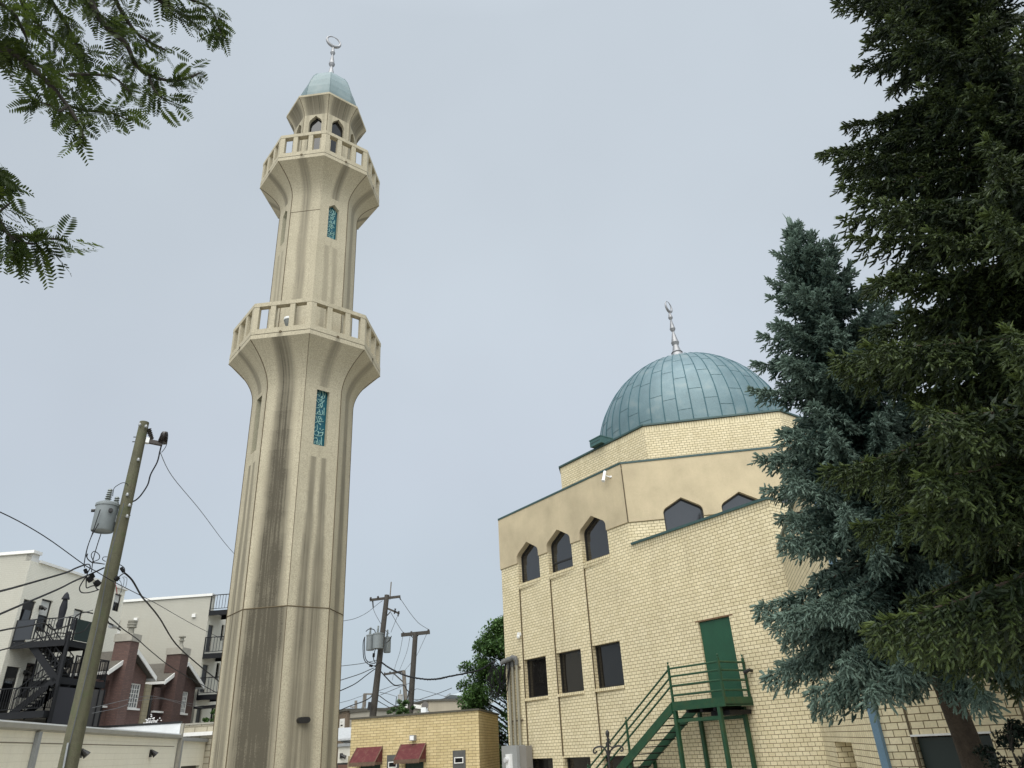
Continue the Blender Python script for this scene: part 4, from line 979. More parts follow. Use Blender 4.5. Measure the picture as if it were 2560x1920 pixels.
p = MB(); p.box(F1, .3, 2.0, OUT + .005, OUT + .03, ZLO - 1.2, ZLO + 1.0); p.build('mesh_panel', mat('dark_mesh', (.022, .022, .028), .7), st1)
p = MB(); p.box(F1, 2.25, ME, OUT + .005, OUT + .03, ZLO - .9, ZLO + 1.05); p.build('mesh_panel', mat('grey_mesh', (.05, .047, .045), .7), st1)
for a in (2.25, 2.75, 3.25, ME - .03): p = MB(); p.box(F1, a, a + .05, OUT + .032, OUT + .07, ZLO - .95, ZLO + 1.1); p.build('mesh_post', BLKST, st1)
p = MB(); p.box(F1, .62, 1.78, OUT + .002, OUT + .03, ZU + .02, ZU + .98)
for i in range(16): x = .62 + 1.14 * i / 16; p.box(F1, x, x + .04, OUT + .031, OUT + .04, ZU + .02, ZU + .98)
p.build('privacy_screen', mat('dark_green_screen', (.012, .026, .022), .7), st1)
p = MB(); p.box(F1, .09, .12, 0.1, .95, ZU + .1, ZU + 1.0); p.build('privacy_screen', mat('dark_screen', (.02, .024, .03), .7), st1)
# things on the landings
ub = PT(*CA(1150, 1600), 0) if False else None
s_, z_ = F1.px(*CA(1195, 1350), 1.1)
um = empty('patio_umbrella', F1(s_, 1.1, ZU), 'closed dark patio umbrella on the upper steel landing', 'umbrella')
p = MB(); p.tube([F1(s_, 1.1, ZU + .01), F1(s_, 1.1, ZU + 2.5)], .025, 8); p.build('pole', FRAMEBK, um)
p = MB(); p.lathe(F1(s_, 1.1, ZU), [(.10, .75), (.16, .95), (.12, 1.15), (.16, 1.5), (.17, 1.8), (.11, 2.15), (.10, 2.2), (.19, 2.2), (.10, 2.45), (.02, 2.55)], 10); p.build('canopy', mottled('black_canvas', (.014, .015, .02), .3, 6), um, smooth=30)
p = MB(); p.lathe(F1(s_, 1.1, ZU), [(.24, .005), (.24, .06), (.05, .12)], 12); p.build('base', FRAMEBK, um)
gr = empty('barbecue_grill', F1(1.6, OUT - .8, ZM), 'black kettle barbecue grill on the middle steel landing', 'grill')
c = F1(1.6, OUT - .8, ZM); p = MB(); p.lathe(c, [(.05, .55), (.22, .62), (.29, .78), (.26, .95), (.12, 1.05), (.02, 1.07)], 14); p.build('kettle', FRAMEBK, gr, smooth=40)
for k in range(3): p = MB(); a = k * 2.1; p.tube([c + np.array([.12 * cos(a), .12 * sin(a), .6]), c + np.array([.28 * cos(a), .28 * sin(a), .004])], .015, 6); p.build('leg', FRAMEBK, gr)
# ---- second apartment building
F2 = Frame(az_pt(-23.75, 52.0), ALL); F2F = Frame(az_pt(-23.75, 52.0), 94.8)
Z2 = F2F.px(*C5(1595, 362))[1]; LW = 52 * 0 + abs(F2F.px(*C5(830, 415))[0]) + 4
apt2 = empty('apartment_building', F2(0, 0, 0), 'cream apartment building behind the brick houses with a shaded blank side wall', 'building', 'apartment buildings across the alley')
sw = F2F.rect(C5(865, 588), C5(900, 708)); sw = (F2F.px(*C5(862, 590))[0], F2F.px(*C5(915, 588))[0], F2F.px(*C5(875, 708))[1], F2F.px(*C5(890, 590))[1])
w_ = MB(); holes_wall(w_, F2F, [(-LW, 0), (0, 0), (0, Z2), (-LW, Z2)], [sw], m=1)
dr, wr = [], []
for (a, b, c, d) in (((236, 400), (295, 412), (230, 718), 0), ((172, 845), (236, 858), (170, 1170), 0), ((108, 1320), (165, 1330), (100, 1510), 0)):
    dr.append((F2.px(*CD(*a))[0] + .0, F2.px(*CD(*b))[0], F2.px(*CD(*c))[1], F2.px(*CD(*a))[1] - .05))
for (a, b, c) in (((382, 408), (412, 412), (370, 590)), ((325, 838), (360, 843), (312, 1025)), ((268, 1330), (300, 1335), (250, 1510))):
    wr.append((F2.px(*CD(*a))[0], F2.px(*CD(*b))[0], F2.px(*CD(*c))[1], F2.px(*CD(*a))[1]))
holes_wall(w_, F2, [(0, 0), (14, 0), (14, Z2 - .9), (0, Z2 - .9)], dr + wr)
w_.face([F2(0, 0, Z2 - .9), F2(.6, 0, Z2 - .9), F2(.6, 0, Z2), F2(0, 0, Z2)])
b2 = [F2(0, 0, 0), F2(14, 0, 0), F2F(-LW, 0, 0) + F2.t * 14, F2F(-LW, 0, 0)]
w_.face([b2[1], b2[2], b2[2] + up * (Z2 - .9), b2[1] + up * (Z2 - .9)]); w_.face([b2[2], b2[3], b2[3] + up * Z2, b2[2] + up * Z2]); w_.face([q + up * (Z2 - .95) for q in b2])
w_.build('brick_wall', [WHITEB, SHADEB], apt2)
c_ = MB(); c_.box(F2F, -LW, .12, -.5, .10, Z2 + .002, Z2 + .16); c_.build('coping', WTRIM, apt2)
sash(apt2, F2F, sw, blind=True, sillw=.08)
for r in dr: p = MB(); p.box(F2, r[0] + .02, r[1] - .02, -.14, -.08, r[2], r[3] - .02); p.build('door', FRAMEBK, apt2)
for r in wr: sash(apt2, F2, r)
for px_ in (CH(365, 70), CH(612, 52), C5(1466, 512)):
    s_, z_ = F2F.px(*px_); p = MB(); p.box(F2F, s_ - .12, s_ + .12, .004, .12, z_ - .10, z_ + .12); p.build('vent_cover', WTRIM, apt2)
st2 = empty('steel_staircase', F2(1, 1, 0), 'dark steel balconies and stairs stacked on the second apartment building', 'staircase', 'steel stairs on the apartment buildings')
LZ = []
for y0, x0, x1 in ((250, 235, 480), (735, 165, 430), (1200, 100, 360)):
    z = F2.px(*CD(x0, y0), .1)[1]; LZ.append(z)
for i, z in enumerate(LZ):
    platform(st2, F2, -.05, 1.75, .03, 1.7, z, .3); railing(st2, F2, (-.02, .06), (-.02, 1.66), z, n=8); railing(st2, F2, (-.02, 1.66), (1.0, 1.66), z, n=6); railing(st2, F2, (1.7, .8), (1.7, 1.66), z, n=5)
    if i: flight(st2, F2, (1.05, 1.6), (1.05, 3.9), LZ[i - 1] - .02, (LZ[i - 1] + z) / 2, .85, 9)
    flight(st2, F2, (.1, 1.62), (.1, 3.6), z, z - 1.35, .85, 9)
p = MB(); p.box(F2, -.06, .08, 1.72, 1.86, 0, LZ[0] + 1.2); p.build('column', BLKST, st2)
p = MB(); p.beam(F2(-.1, .2, LZ[2] - .75), F2(-.1, 3.2, LZ[2] - .65), .9, .12); p.build('canopy', BLKST, st2)
# ---- two brick gabled houses
FH = Frame(az_pt(-28.5, 45.0), ALL)
def house(name, lab, px_l, px_pk, px_r, walls, chim_t, chim_l, chim_r, capc, wins_, doorsill):
    sl, zl = FH.px(*px_l); sr, zr = FH.px(*px_r); sp, zp = FH.px(*px_pk); zr = zl = (zl + zr) / 2; s0, s1 = sl + .35, sr - .35
    sp = (sl + sr) / 2; zw = zl + .15
    h = empty(name, FH(sp, 0, 0), lab, 'house', 'brick gabled houses across the alley')
    w = MB(); rs = [(FH.px(*a)[0], FH.px(*b)[0], FH.px(*c)[1], FH.px(*d)[1]) for a, b, c, d in wins_]
    ztop = zp - .2; sl_ = (zp - zl) / ((sr - sl) / 2)
    w.poly_holes(FH, [(s0, 0), (s1, 0), (s1, zl + sl_ * .35 - .05), (sp, ztop), (s0, zl + sl_ * .35 - .05)], [rect_loop(r) for r in rs])
    for r in rs: w.reveal(FH, rect_loop(r), 0, -.14)
    DP = 9; zz = zl + sl_ * .35 - .05
    for s_ in (s0, s1): w.face([FH(s_, 0, 0), FH(s_, -DP, 0), FH(s_, -DP, zz), FH(s_, 0, zz)])
    w.face([FH(s0, -DP, 0), FH(s1, -DP, 0), FH(s1, -DP, zz), FH(sp, -DP, ztop), FH(s0, -DP, zz)])
    w.build('brick_wall', walls, h)
    r = MB()
    r.prism([FH(sl, .35, zl), FH(sp, .35, zp), FH(sp, .35, zp + .12), FH(sl, .35, zl + .12)], FH.n * -(DP + .5)); r.prism([FH(sp + .001, .35, zp), FH(sr, .35, zl), FH(sr, .35, zl + .12), FH(sp + .001, .35, zp + .12)], FH.n * -(DP + .5))
    rf_ = r.build('roof', SHING, h)
    t = MB()
    for a, b, m_ in (((sl - .03, zl - .02), (sp, zp - .02), 0), ((sr + .03, zl - .02), (sp, zp - .02), 0)):
        t.prism([FH(a[0], .352, a[1] - .10), FH(b[0], .352, b[1] - .10), FH(b[0], .352, b[1] + .13), FH(a[0], .352, a[1] + .13)], FH.n * .05)
    for s_ in (sl, sr): t.box(FH, s_ - .06, s_ + .06, -DP, .35, zl - .08, zl + .06)
    t.build('bargeboard', WTRIM, h)
    cl, _ = FH.px(*chim_l, .6); cr, _ = FH.px(*chim_r, .6); zc = FH.px(*chim_t, .6)[1]
    c = MB(); c.box(FH, cl, cr, .003, .6, 0, zc); c.box(FH, cl + .001, cr - .001, -.3, .002, zl + .6, zc - .001); ch = c.build('chimney', walls, h)
    c = MB(); c.box(FH, cl - .06, cr + .06, -.35, .66, zc + .001, zc + .38); c.build('chimney_cap', [CONC], ch)
    zf = zc + .38; c = MB(); cc = FH((cl + cr) / 2, .25, zf); c.lathe(cc, capc, 14); c.build('flue', mottled('flue_metal_' + name, (.25, .24, .2) if 'red' in lab else (.08, .075, .07), .3, 8), ch)
    for r_ in rs: sash(h, FH, r_, -.06, grid=(4, 5), fm=WTRIM, gm=mat('house_glass', (.10, .105, .105), .1), sillw=.10, rail=False)
    return h
house('brick_house', 'red-brown brick house with gable chimney left of the darker one', CH(140, 775), CH(490, 490), CH(795, 885), REDB, CH(575, 350), CH(470, 700), CH(592, 700),
      [(.16, 0), (.14, .35), (.24, .36), (.24, .44), (.2, .45), (.24, .5), (.24, .58), (.2, .6), (.24, .64), (.24, .72), (.05, .76)],
      [(CH(20, 930), CH(250, 870), CH(150, 1240), CH(200, 885)), (CH(545, 930), CH(690, 935), CH(555, 1275), CH(600, 932))], 0)
house('brick_house', 'dark brown brick house with gable chimney right of the red one', CH(925, 915), CH(1208, 655), CH(1468, 1000), BRNB, CH(1265, 530), CH(1190, 800), CH(1300, 800),
      [(.2, 0), (.1, .25), (.1, .4), (.16, .41), (.16, .46), (.11, .47), (.11, .6), (.2, .62), (.2, .68), (.02, .7)],
      [(CH(895, 985), CH(1010, 1000), CH(905, 1315), CH(950, 992)), (CH(1255, 1042), CH(1340, 1050), CH(1250, 1345), CH(1300, 1046))], 0)
pa, pb = FH.px(*CH(725, 1200), .15)[0], FH.px(*CH(800, 1200), .15)[0]; pz = FH.px(*CH(780, 940), .15)[1]
p = MB(); p.box(FH, pa, pb, -3, .10, 0, pz); tag(p.build('block_pier', TANB), 'tan block wall end between the two brick houses', 'wall')
p = MB(); p.box(FH, pb + .02, pb + .15, .02, .15, 0, FH.px(*CH(815, 1110), .15)[1]); tag(p.build('black_downpipe', FRAMEBK), 'black downpipe between the tan block wall and the dark brown house', 'downpipe')
# ---- garage in front of them
FGz = 3.2
gC = az_pt(-24.53, 10.8 / sin(radians(24.53 - 9.0))); FG = Frame(gC, -9.0); GL = 24.0
gar = empty('garage', FG(-6, 0, 0), 'long cream block garage with grey gutter behind the wooden pole', 'garage', 'cream garages along the alley')
w_ = MB(); w_.face([FG(-GL, 0, 0), FG(0, 0, 0), FG(0, 0, FGz), FG(-GL, 0, FGz)])
gb = [FG(-GL, 0, 0), FG(0, 0, 0), FG(0, 0, 0) - F2F.t * 7.5, FG(-GL, -7.5, 0)]
w_.face([gb[3], gb[0], gb[0] + up * FGz, gb[3] + up * FGz]); w_.face([gb[2], gb[3], gb[3] + up * (FGz + .5), gb[2] + up * (FGz + .5)])
w_.build('block_wall', GARB, gar)
r = MB(); r.face([FG(-GL, .02, FGz + .01), FG(-.05, .02, FGz + .01), gb[2] + up * (FGz + .45), gb[3] + up * (FGz + .45)]); r.build('roof', SHING, gar)
g_ = MB(); g_.prism([FG(-GL, .003, FGz - .02), FG(-GL, .16, FGz + .03), FG(-GL, .17, FGz + .15), FG(-GL, .13, FGz + .15), FG(-GL, .003, FGz + .15)], FG.t * (GL + .05)); g_.build('gutter', mottled('grey_gutter', (.30, .29, .25), .15, 3, .5), gar)
g_ = MB(); g_.box(FG, -GL, .05, .0, .10, FGz + .152, FGz + .20); g_.build('drip_edge', FLASH, gar)
# parapet at the far end, white inside with a dark cap
zc_ = PLN(*C5(1365, 1322), gC, FG.n)[2]
pv = -F2F.t; q0 = FG(0, .02, 0)
p = MB(); p.prism([q0 + up * (FGz + .14), q0 + pv * 7.4 + up * (FGz + .2), q0 + pv * 7.4 + up * (zc_), q0 + up * zc_], FG.t * .22); pp = p.build('parapet', FLASH, gar)
p = MB(); p.prism([q0 + up * (zc_ + .002) - FG.t * .03, q0 + pv * 7.4 + up * (zc_ + .002) - FG.t * .03, q0 + pv * 7.4 + up * (zc_ + .09) - FG.t * .03, q0 + up * (zc_ + .09) - FG.t * .03], FG.t * .28); p.build('parapet_cap', FRAMEBK, pp)
for x, y in ((300, 400), (1755, 400)):
    s_ = FG.px(*CG(x, y))[0]; p = MB(); p.box(FG, s_ - .10, s_ + .10, .01, .12, 0.02, FGz - .03); p.build('downpipe', GALV, gar)
for x, y in ((783, 335), (1480, 335)):
    s_, z_ = FG.px(*CG(x, y)); p = MB(); p.box(FG, s_ - .09, s_ + .09, .004, .07, z_ - .12, z_ + .16); p.tube([FG(s_, .07, z_ + .10), FG(s_ + .04, .24, z_ - .06)], [.06, .13], 10); p.build('wall_lamp', FRAMEBK, gar)
p = MB(); s_, z_ = FG.px(*CG(1300, 252)); p.beam(FG(-GL, .004, z_), FG(-.4, .004, z_), .006, .03); p.build('wall_crack', mat('crack_line', (.22, .19, .14), .9), gar)
gar2 = empty('garage', FG(4, 0, 0), 'second cream garage glimpsed between the first one and the minaret', 'garage', 'cream garages along the alley')
zg2 = FG.px(*CG(1980, 190))[1]
w_ = MB(); dz2 = FG.px(*CG(1950, 447))[1]; hh = [(1.2, .02), (4.6, .02), (4.6, dz2), (1.2, dz2)]
w_.poly_holes(FG, [(.32, 0), (7, 0), (7, zg2), (.32, zg2)], [hh]); w_.reveal(FG, hh, 0, -.2); w_.face([FG(.32, 0, 0), FG(.32, -7, 0), FG(.32, -7, zg2), FG(.32, 0, zg2)]); w_.face([FG(7, 0, 0), FG(7, -7, 0), FG(7, -7, zg2), FG(7, 0, zg2)])
w_.build('block_wall', GARB, gar2)
p = MB(); p.box(FG, 1.2, 4.6, -.22, -.18, .02, dz2); p.build('door', mat('dark_garage_door', (.02, .018, .016), .6), gar2)
p = MB(); p.box(FG, .3, 7, .003, .14, zg2 - .12, zg2 + .03); p.build('gutter', GALV, gar2)
p = MB(); p.face([FG(.32, .1, zg2 + .035), FG(7, .1, zg2 + .035), FG(7, -7, zg2 + .3), FG(.32, -7, zg2 + .3)]); p.build('roof', mottled('pale_roof', (.42, .43, .43), .15, 3), gar2)
p = MB(); p.box(FG, .06, .28, .0, .14, 0, FG.px(*CG(1820, 40))[1]); p.build('pier', CONC, gar2)
# stone garden wall behind
FW_ = Frame(az_pt(-24.6, 46.2), 94.8); zt_ = FW_.px(*CG(2000, 42))[1]; zb_ = FW_.px(*CG(2000, 130))[1]
p = MB(); p.box(FW_, 0.1, 6, -.5, 0, 0, zt_); sw_ = empty('stone_wall', FW_(2, 0, 0), 'pale rough stone garden wall with white ledge left of the minaret', 'wall'); p.build('wall', brick('rough_stone', (.47, .43, .33), (.42, .38, .29), (.26, .23, .17), w=.7, h=.3, ms=.03, amt=.3), sw_)
p = MB(); p.box(FW_, 0.05, 6, .002, .25, zb_ - .12, zb_ + .06); p.build('ledge', WTRIM, sw_)
p = MB(); p.box(FW_, 0.05, 6, -.55, .06, zt_ + .001, zt_ + .08); p.build('cap', CONC, sw_)
# white roses above the garage roof
ps = MB(); c0 = FH.px(*CH(830, 1455), 1.2)
for i in range(70): 
    q = FH(c0[0] + RNG.normal(0, .28), 1.2 + RNG.normal(0, .2), c0[1] + RNG.normal(-.05, .10)); ps.lathe(q, [(.01, -.03), (.05, 0), (.01, .03)], 5)
bs_ = empty('rose_bush', FH(c0[0], 1.2, 0), 'white flowering bush showing just above the garage parapet', 'bush'); ps.build('blossoms', mat('white_petal', (.8, .78, .76), .7), bs_)
p = MB(); p.tube([FH(c0[0], 1.2, 0), FH(c0[0], 1.2, c0[1])], .04, 6); p.build('stem', BARK, bs_)
# ------------------------------------------------------------ near utility pole
PD = 17.5
def NP(x, y, D=PD): return PT(x, y, D)
def K8(x, y): return (120 + x / 5.53, 1000 + y / 5.53)
def K4(x, y): return (x / 3.607, 1020 + y / 3.607)
def K5(x, y): return (100 + x / 7.373, 1380 + y / 7.373)
pt_ = NP(361, 1056); pb_ = NP(169, 1919); dr_ = (pt_ - pb_) / (pt_[2] - pb_[2]); pbase = pb_ - dr_ * pb_[2]
def pole_at(z): return pbase + dr_ * z
upole = empty('utility_pole', pbase, 'tall weathered wooden utility pole with one grey transformer in front of the garage', 'utility pole', 'wooden utility poles')
p = MB(); zs = np.linspace(0, pt_[2], 14); p.tube([pole_at(z) for z in zs], [.192 - (.192 - .104) * z / pt_[2] for z in zs], 24); p.build('pole', WOODP, upole, smooth=40)
rgt = np.array([cos(radians(30.5)), sin(radians(30.5)), 0]); twd = -np.array([pbase[0], pbase[1], 0]) / hypot(pbase[0], pbase[1])
def insul(p0, p1, r, n=6, m=PORC, parent=None, name='insulator'):
    p0 = V3(p0); p1 = V3(p1); mb = MB(); mb.tube([p0, p1], r * .35, 8); 
    for i in range(n):
        t = (i + .5) / n; c = p0 + (p1 - p0) * t; d = (p1 - p0) / np.linalg.norm(p1 - p0); mb.tube([c - d * r * .2, c + d * r * .25], [r * (1.05 - .35 * t), r * .5], 12)
    return mb.build(name, m, parent, smooth=40)
a0 = NP(*K8(1355, 565)); a1 = NP(*K8(1585, 610)); 
p = MB(); p.beam(a0, a1, .09, .09); p.build('bracket_arm', mottled('brown_fibreglass', (.045, .036, .03), .2, 6, .5), upole)
p = MB(); p.beam(NP(*K8(1350, 560)), NP(*K8(1398, 568)), .12, .13); p.build('bracket_plate', PLWHITE, upole)
insul(NP(*K8(1580, 590)), NP(*K8(1612, 450)), .11, 8, PORC, upole); insul(NP(*K8(1388, 405)), NP(*K8(1440, 545)), .07, 6, PORC, upole)
for x, y, x2, y2 in ((1180, 512, 1215, 512), (1165, 577, 1200, 577), (1130, 1448, 1168, 1442), (1095, 1604, 1140, 1596)):
    p = MB(); p.tube([NP(*K8(x, y)), NP(*K8(x2, y2))], .012, 6); p.build('bolt', FRAMEBK, upole)
for x, y in ((1250, 825), (1098, 1308), (1128, 1455), (1095, 1608), (1355, 365), (1270, 340)):
    q = PT(*K8(x, y), PD - .14); p = MB(); p.lathe(q, [(.03, -.03), (.035, 0), (.02, .04)], 8); p.build('bolt', GALV, upole)
p = MB(); ys = np.linspace(1120, 1915, 24); xs_ = [np.interp(y, [1200, 1380, 1560, 1700, 1919], [325, 278, 245, 213, 160]) for y in ys]
p.tube([PT(x, y, PD - .19) for x, y in zip(xs_[4:], ys[4:])], .010, 5); p.build('ground_wire', CABLEG, upole)
p = MB(); p.beam(PT(170, 1857, PD - .2), PT(157, 1925, PD - .2), .055, .03); p.beam(PT(157, 1925, PD - .2), pole_at(.05) + twd * .19, .055, .03); p.build('wire_guard', GALV, upole)
# transformer
tz1 = NP(*K4(1000, 862)); tz0 = NP(*K4(952, 1105)); tcx = NP(*K4(985, 980))
tb_ = pole_at(tz0[2]) - rgt * .35 - twd * .10; H = tz1[2] - tz0[2]
p = MB(); p.lathe(tb_, [(.0, .03), (.205, .03), (.215, 0), (.228, .02), (.228, H - .06), (.248, H - .05), (.248, H), (.20, H + .04), (.02, H + .06)], 32); tr = p.build('transformer', TANK, upole, smooth=35)
insul(tb_ + np.array([.02, -.08, H + .05]), tb_ + np.array([.03, -.08, H + .34]), .075, 6, PORCG, tr); insul(tb_ + rgt * .15 + up * (H + .0), tb_ + rgt * .15 + up * (H + .2), .075, 4, PORCG, tr)
p = MB(); p.tube([tb_ - rgt * .22 + up * (H - .16), tb_ - rgt * .30 + up * (H - .17)], .035, 8); p.tube([tb_ + twd * .21 + rgt * .08 + up * (H - .2), tb_ + twd * .30 + rgt * .08 + up * (H - .2)], .045, 8); p.build('bushing', FRAMEBK, tr)
p = MB(); 
for z in (.25, H - .3): p.beam(tb_ + rgt * .24 + up * z, pole_at(tz0[2]) - rgt * .08 + up * z, .12, .08)
p.build('mount', GALV, tr)
wires = 'overhead lines and cables'
def wire(pts, r, label, m=None, n=5, name='overhead_wire', sub=5, cat='wire', parent=None):
    p = MB(); P_ = smooth_pts([V3(q) for q in pts], sub) if len(pts) > 2 else [V3(q) for q in pts]
    p.tube(P_, r, n); o = p.build(name, m or CABLE, parent, smooth=60)
    if parent is None: tag(o, label, cat, wires)
    return o
def W5(L, D, f=K5):
    "photo trace at (possibly changing) distance"
    n = len(L); D0, D1 = (D if isinstance(D, tuple) else (D, D)); return [PT(*f(x, y), D0 + (D1 - D0) * i / max(n - 1, 1)) for i, (x, y) in enumerate(L)]
# leads fixed to the pole hardware are parts of the pole
wire(W5([(1612, 450), (1650, 445), (1655, 520), (1630, 640), (1570, 725)], PD, K8), .008, '', CABLE, parent=upole, name='jumper_wire')
wire(W5([(895, 1330), (910, 1230), (960, 1180), (1040, 1143), (1100, 1165), (1105, 1190)], PD - .2, K8), .008, '', CABLE, parent=upole, name='jumper_wire')
wire(W5([(1565, 640), (1545, 720), (1510, 860), (1420, 1030), (1380, 1170), (1290, 1310), (1220, 1380), (1165, 1407)], PD, K8), .017, '', CABLE, parent=upole, name='riser_cable')
wire(W5([(905, 915), (830, 1140), (785, 1270), (760, 1400), (765, 1440)], PD - .15, K4), .010, '', CABLE, parent=upole, name='secondary_lead')
wire(W5([(890, 1040), (820, 1170), (780, 1300), (790, 1360), (830, 1395)], PD - .2, K4), .010, '', CABLE, parent=upole, name='secondary_lead')
wire(W5([(912, 1130), (870, 1260), (840, 1370), (825, 1480)], PD - .2, K4), .010, '', CABLE, parent=upole, name='secondary_lead')
wire(W5([(850, 1395), (822, 1330), (850, 1292), (895, 1325), (890, 1365), (830, 1392), (880, 1400), (945, 1408)], PD - .2, K4), .009, '', CABLE, parent=upole, name='secondary_lead')
wire(W5([(880, 30), (870, 110), (960, 190), (1060, 200), (1190, 225)], PD - .2), .010, '', CABLE, parent=upole, name='secondary_lead')
wire(W5([(820, 235), (900, 228), (925, 290), (870, 400), (850, 560), (860, 660), (950, 630), (1085, 600)], PD - .3), .012, '', CABLE, parent=upole, name='cable_loop')
wire(W5([(870, 430), (790, 540), (730, 660), (760, 740), (860, 752), (990, 725), (1090, 690)], PD - .3), .012, '', CABLE, parent=upole, name='cable_loop')
wire(W5([(980, 560), (1010, 610), (1050, 680), (1085, 700)], PD - .3), .012, '', CABLE, parent=upole, name='cable_loop')
wire(W5([(1240, 90), (1170, 95), (1155, 140), (1210, 175)], PD - .2), .008, '', CABLE, parent=upole, name='cable_loop')
for x0, y0, x1, y1, r in ((825, 310, 860, 395, .035), (945, 405, 980, 480, .045), (885, 460, 955, 540, .06), (1015, 540, 1100, 610, .06), (1385, 525, 1450, 455, .05), (1490, 285, 1550, 375, .035)):
    a, b = PT(*K5(x0, y0), PD - .3), PT(*K5(x1, y1), PD - .3); p = MB(); p.tube([a, a + (b - a) * .1, a + (b - a) * .9, b], [r * .5, r, r, r * .5], 10); p.build('splice_sleeve', RUBBER, upole, smooth=40)
for L, col in (([(1370, 560), (1390, 600), (1400, 660), (1410, 740), (1440, 790), (1480, 760), (1500, 700), (1540, 600), (1550, 500), (1520, 460)], CABLEG), ([(1380, 570), (1405, 640), (1415, 720), (1420, 770)], mat('red_wire', (.35, .04, .03), .5)), ([(1450, 500), (1490, 560), (1505, 640), (1500, 740)], CABLEG), ([(1540, 455), (1600, 480), (1595, 570), (1575, 660)], CABLEG)):
    wire(W5(L, PD - .25), .006, '', col, parent=upole, name='service_wire')
wire(W5([(1430, 215), (1500, 250), (1555, 300), (1560, 380)], PD), .009, '', CABLE, parent=upole, name='secondary_lead')
# free spans: each a thing
wire([PT(-150, 1225, 13), PT(0, 1280, 14.5), PT(110, 1340, 16), PT(*K5(810, 230), PD - .2), PT(*K5(1040, 360), PD - .25), PT(*K5(1350, 545), PD - .22), PT(*K5(1870, 810), 22), PT(*K5(2212, 990), 26), PT(480, 1560, 31), PT(560, 1600, 36)], .010, 'long dark wire crossing in front of the wooden pole from upper left to lower right')
wire([PT(-120, 1505, 11), PT(0, 1478, 13), PT(60, 1462, 14.2), PT(*K5(460, 385), 15.5), PT(*K5(640, 305), 16.4), PT(*K5(820, 235), PD - .3)], .017, 'upper thick black cable running left from the wooden pole')
wire([PT(-120, 1590, 11), PT(0, 1535, 13), PT(*K5(300, 700), 15), PT(*K5(600, 550), 16), PT(*K5(900, 420), 17), PT(*K5(1180, 290), PD - .12)], .017, 'second thick black cable running left just below the upper one')
wire([PT(-120, 1610, 12), PT(0, 1577, 13.5), PT(*CA(560, 1460), 15), PT(*CA(860, 1405), 15.8), PT(*CA(960, 1470), 16), PT(*CA(1060, 1530), 16.1), PT(*CA(1300, 1470), 16.5), PT(*CA(1430, 1410), 16.8), PT(*CA(1500, 1270), 17), PT(*CA(1660, 1190), 17.2), PT(*CA(1830, 1215), PD - .1)], .014, 'black cable with two S-bends left of the wooden pole')
wire([PT(-120, 1655, 12), PT(0, 1626, 13.5), PT(*CB(500, 150), 15), PT(*CB(900, 20), 16), PT(*CA(1400, 1620), 16.6), PT(*CA(1650, 1560), 17), PT(*CA(1790, 1390), PD - .12)], .011, 'thin black cable sagging left past the steel landing')
wire([PT(*CA(940, 1380), 30), PT(*CA(1300, 1290), 25), PT(*CA(1830, 1150), PD)], .009, 'fine grey wire from the apartment wall to the wooden pole', CABLEG)
wire([PT(*K5(1560, 385), PD), PT(*K5(1700, 520), 17.8), PT(*K5(1870, 810), 19), PT(*K5(2000, 960), 20.5), PT(*K5(2212, 1230), 22.5), PT(440, 1610, 25), PT(500, 1665, 28), PT(575, 1725, 32)], .021, 'heavy twisted black cable running right and down from the wooden pole')
wire([PT(*K5(1560, 385), PD), PT(*K5(1500, 420), PD - .1), PT(*K5(1450, 460), PD - .2)], .012, '', CABLE, parent=upole, name='secondary_lead')
wire([PT(*K5(1230, 1150), PD), PT(*K5(1430, 1330), 18.5), PT(*K5(1530, 1420), 19), PT(*K5(1800, 1610), 20.5), PT(380, 1630, 23), PT(440, 1675, 25.5), PT(560, 1742, 30)], .013, 'dark cable below the twisted one running right from the wooden pole')
wire([PT(*K5(1225, 1180), PD), PT(*K5(1260, 1300), PD + .1), PT(*K5(1340, 1345), PD + .4), PT(*K5(1480, 1440), 18.6)], .018, 'short thick cable tail with a clamp right of the wooden pole')
a, b = PT(*K5(1300, 1360), 17.9), PT(*K5(1400, 1390), 18.1); p = MB(); p.tube([a, b], [.05, .03], 8); tag(p.build('cable_clamp', GALV), 'small metal clamp on the cable tail right of the wooden pole', 'clamp')
wire([NP(*K8(1545, 710)), PT(430, 1190, 19.5), PT(500, 1275, 22), PT(560, 1355, 25.5), PT(600, 1400, 28)], .009, 'thin wire sloping from the pole bracket down behind the minaret', CABLEG)
for L, lb in (([(0, 1270, 30), (300, 1200, 33), (560, 1140, 36), (800, 1105, 38), (1000, 1140, 41), (1300, 1200, 45), (1548, 1240, 50)], 'upper fine wire sagging in front of the brick house windows'), ([(0, 1345, 30), (360, 1270, 33), (620, 1180, 36), (800, 1150, 38), (1000, 1150, 41), (1300, 1230, 45), (1548, 1275, 50)], 'lower fine wire sagging in front of the brick house windows')):
    wire([PT(*CH(x, y), D) for x, y, D in L], .010, lb, CABLEG)
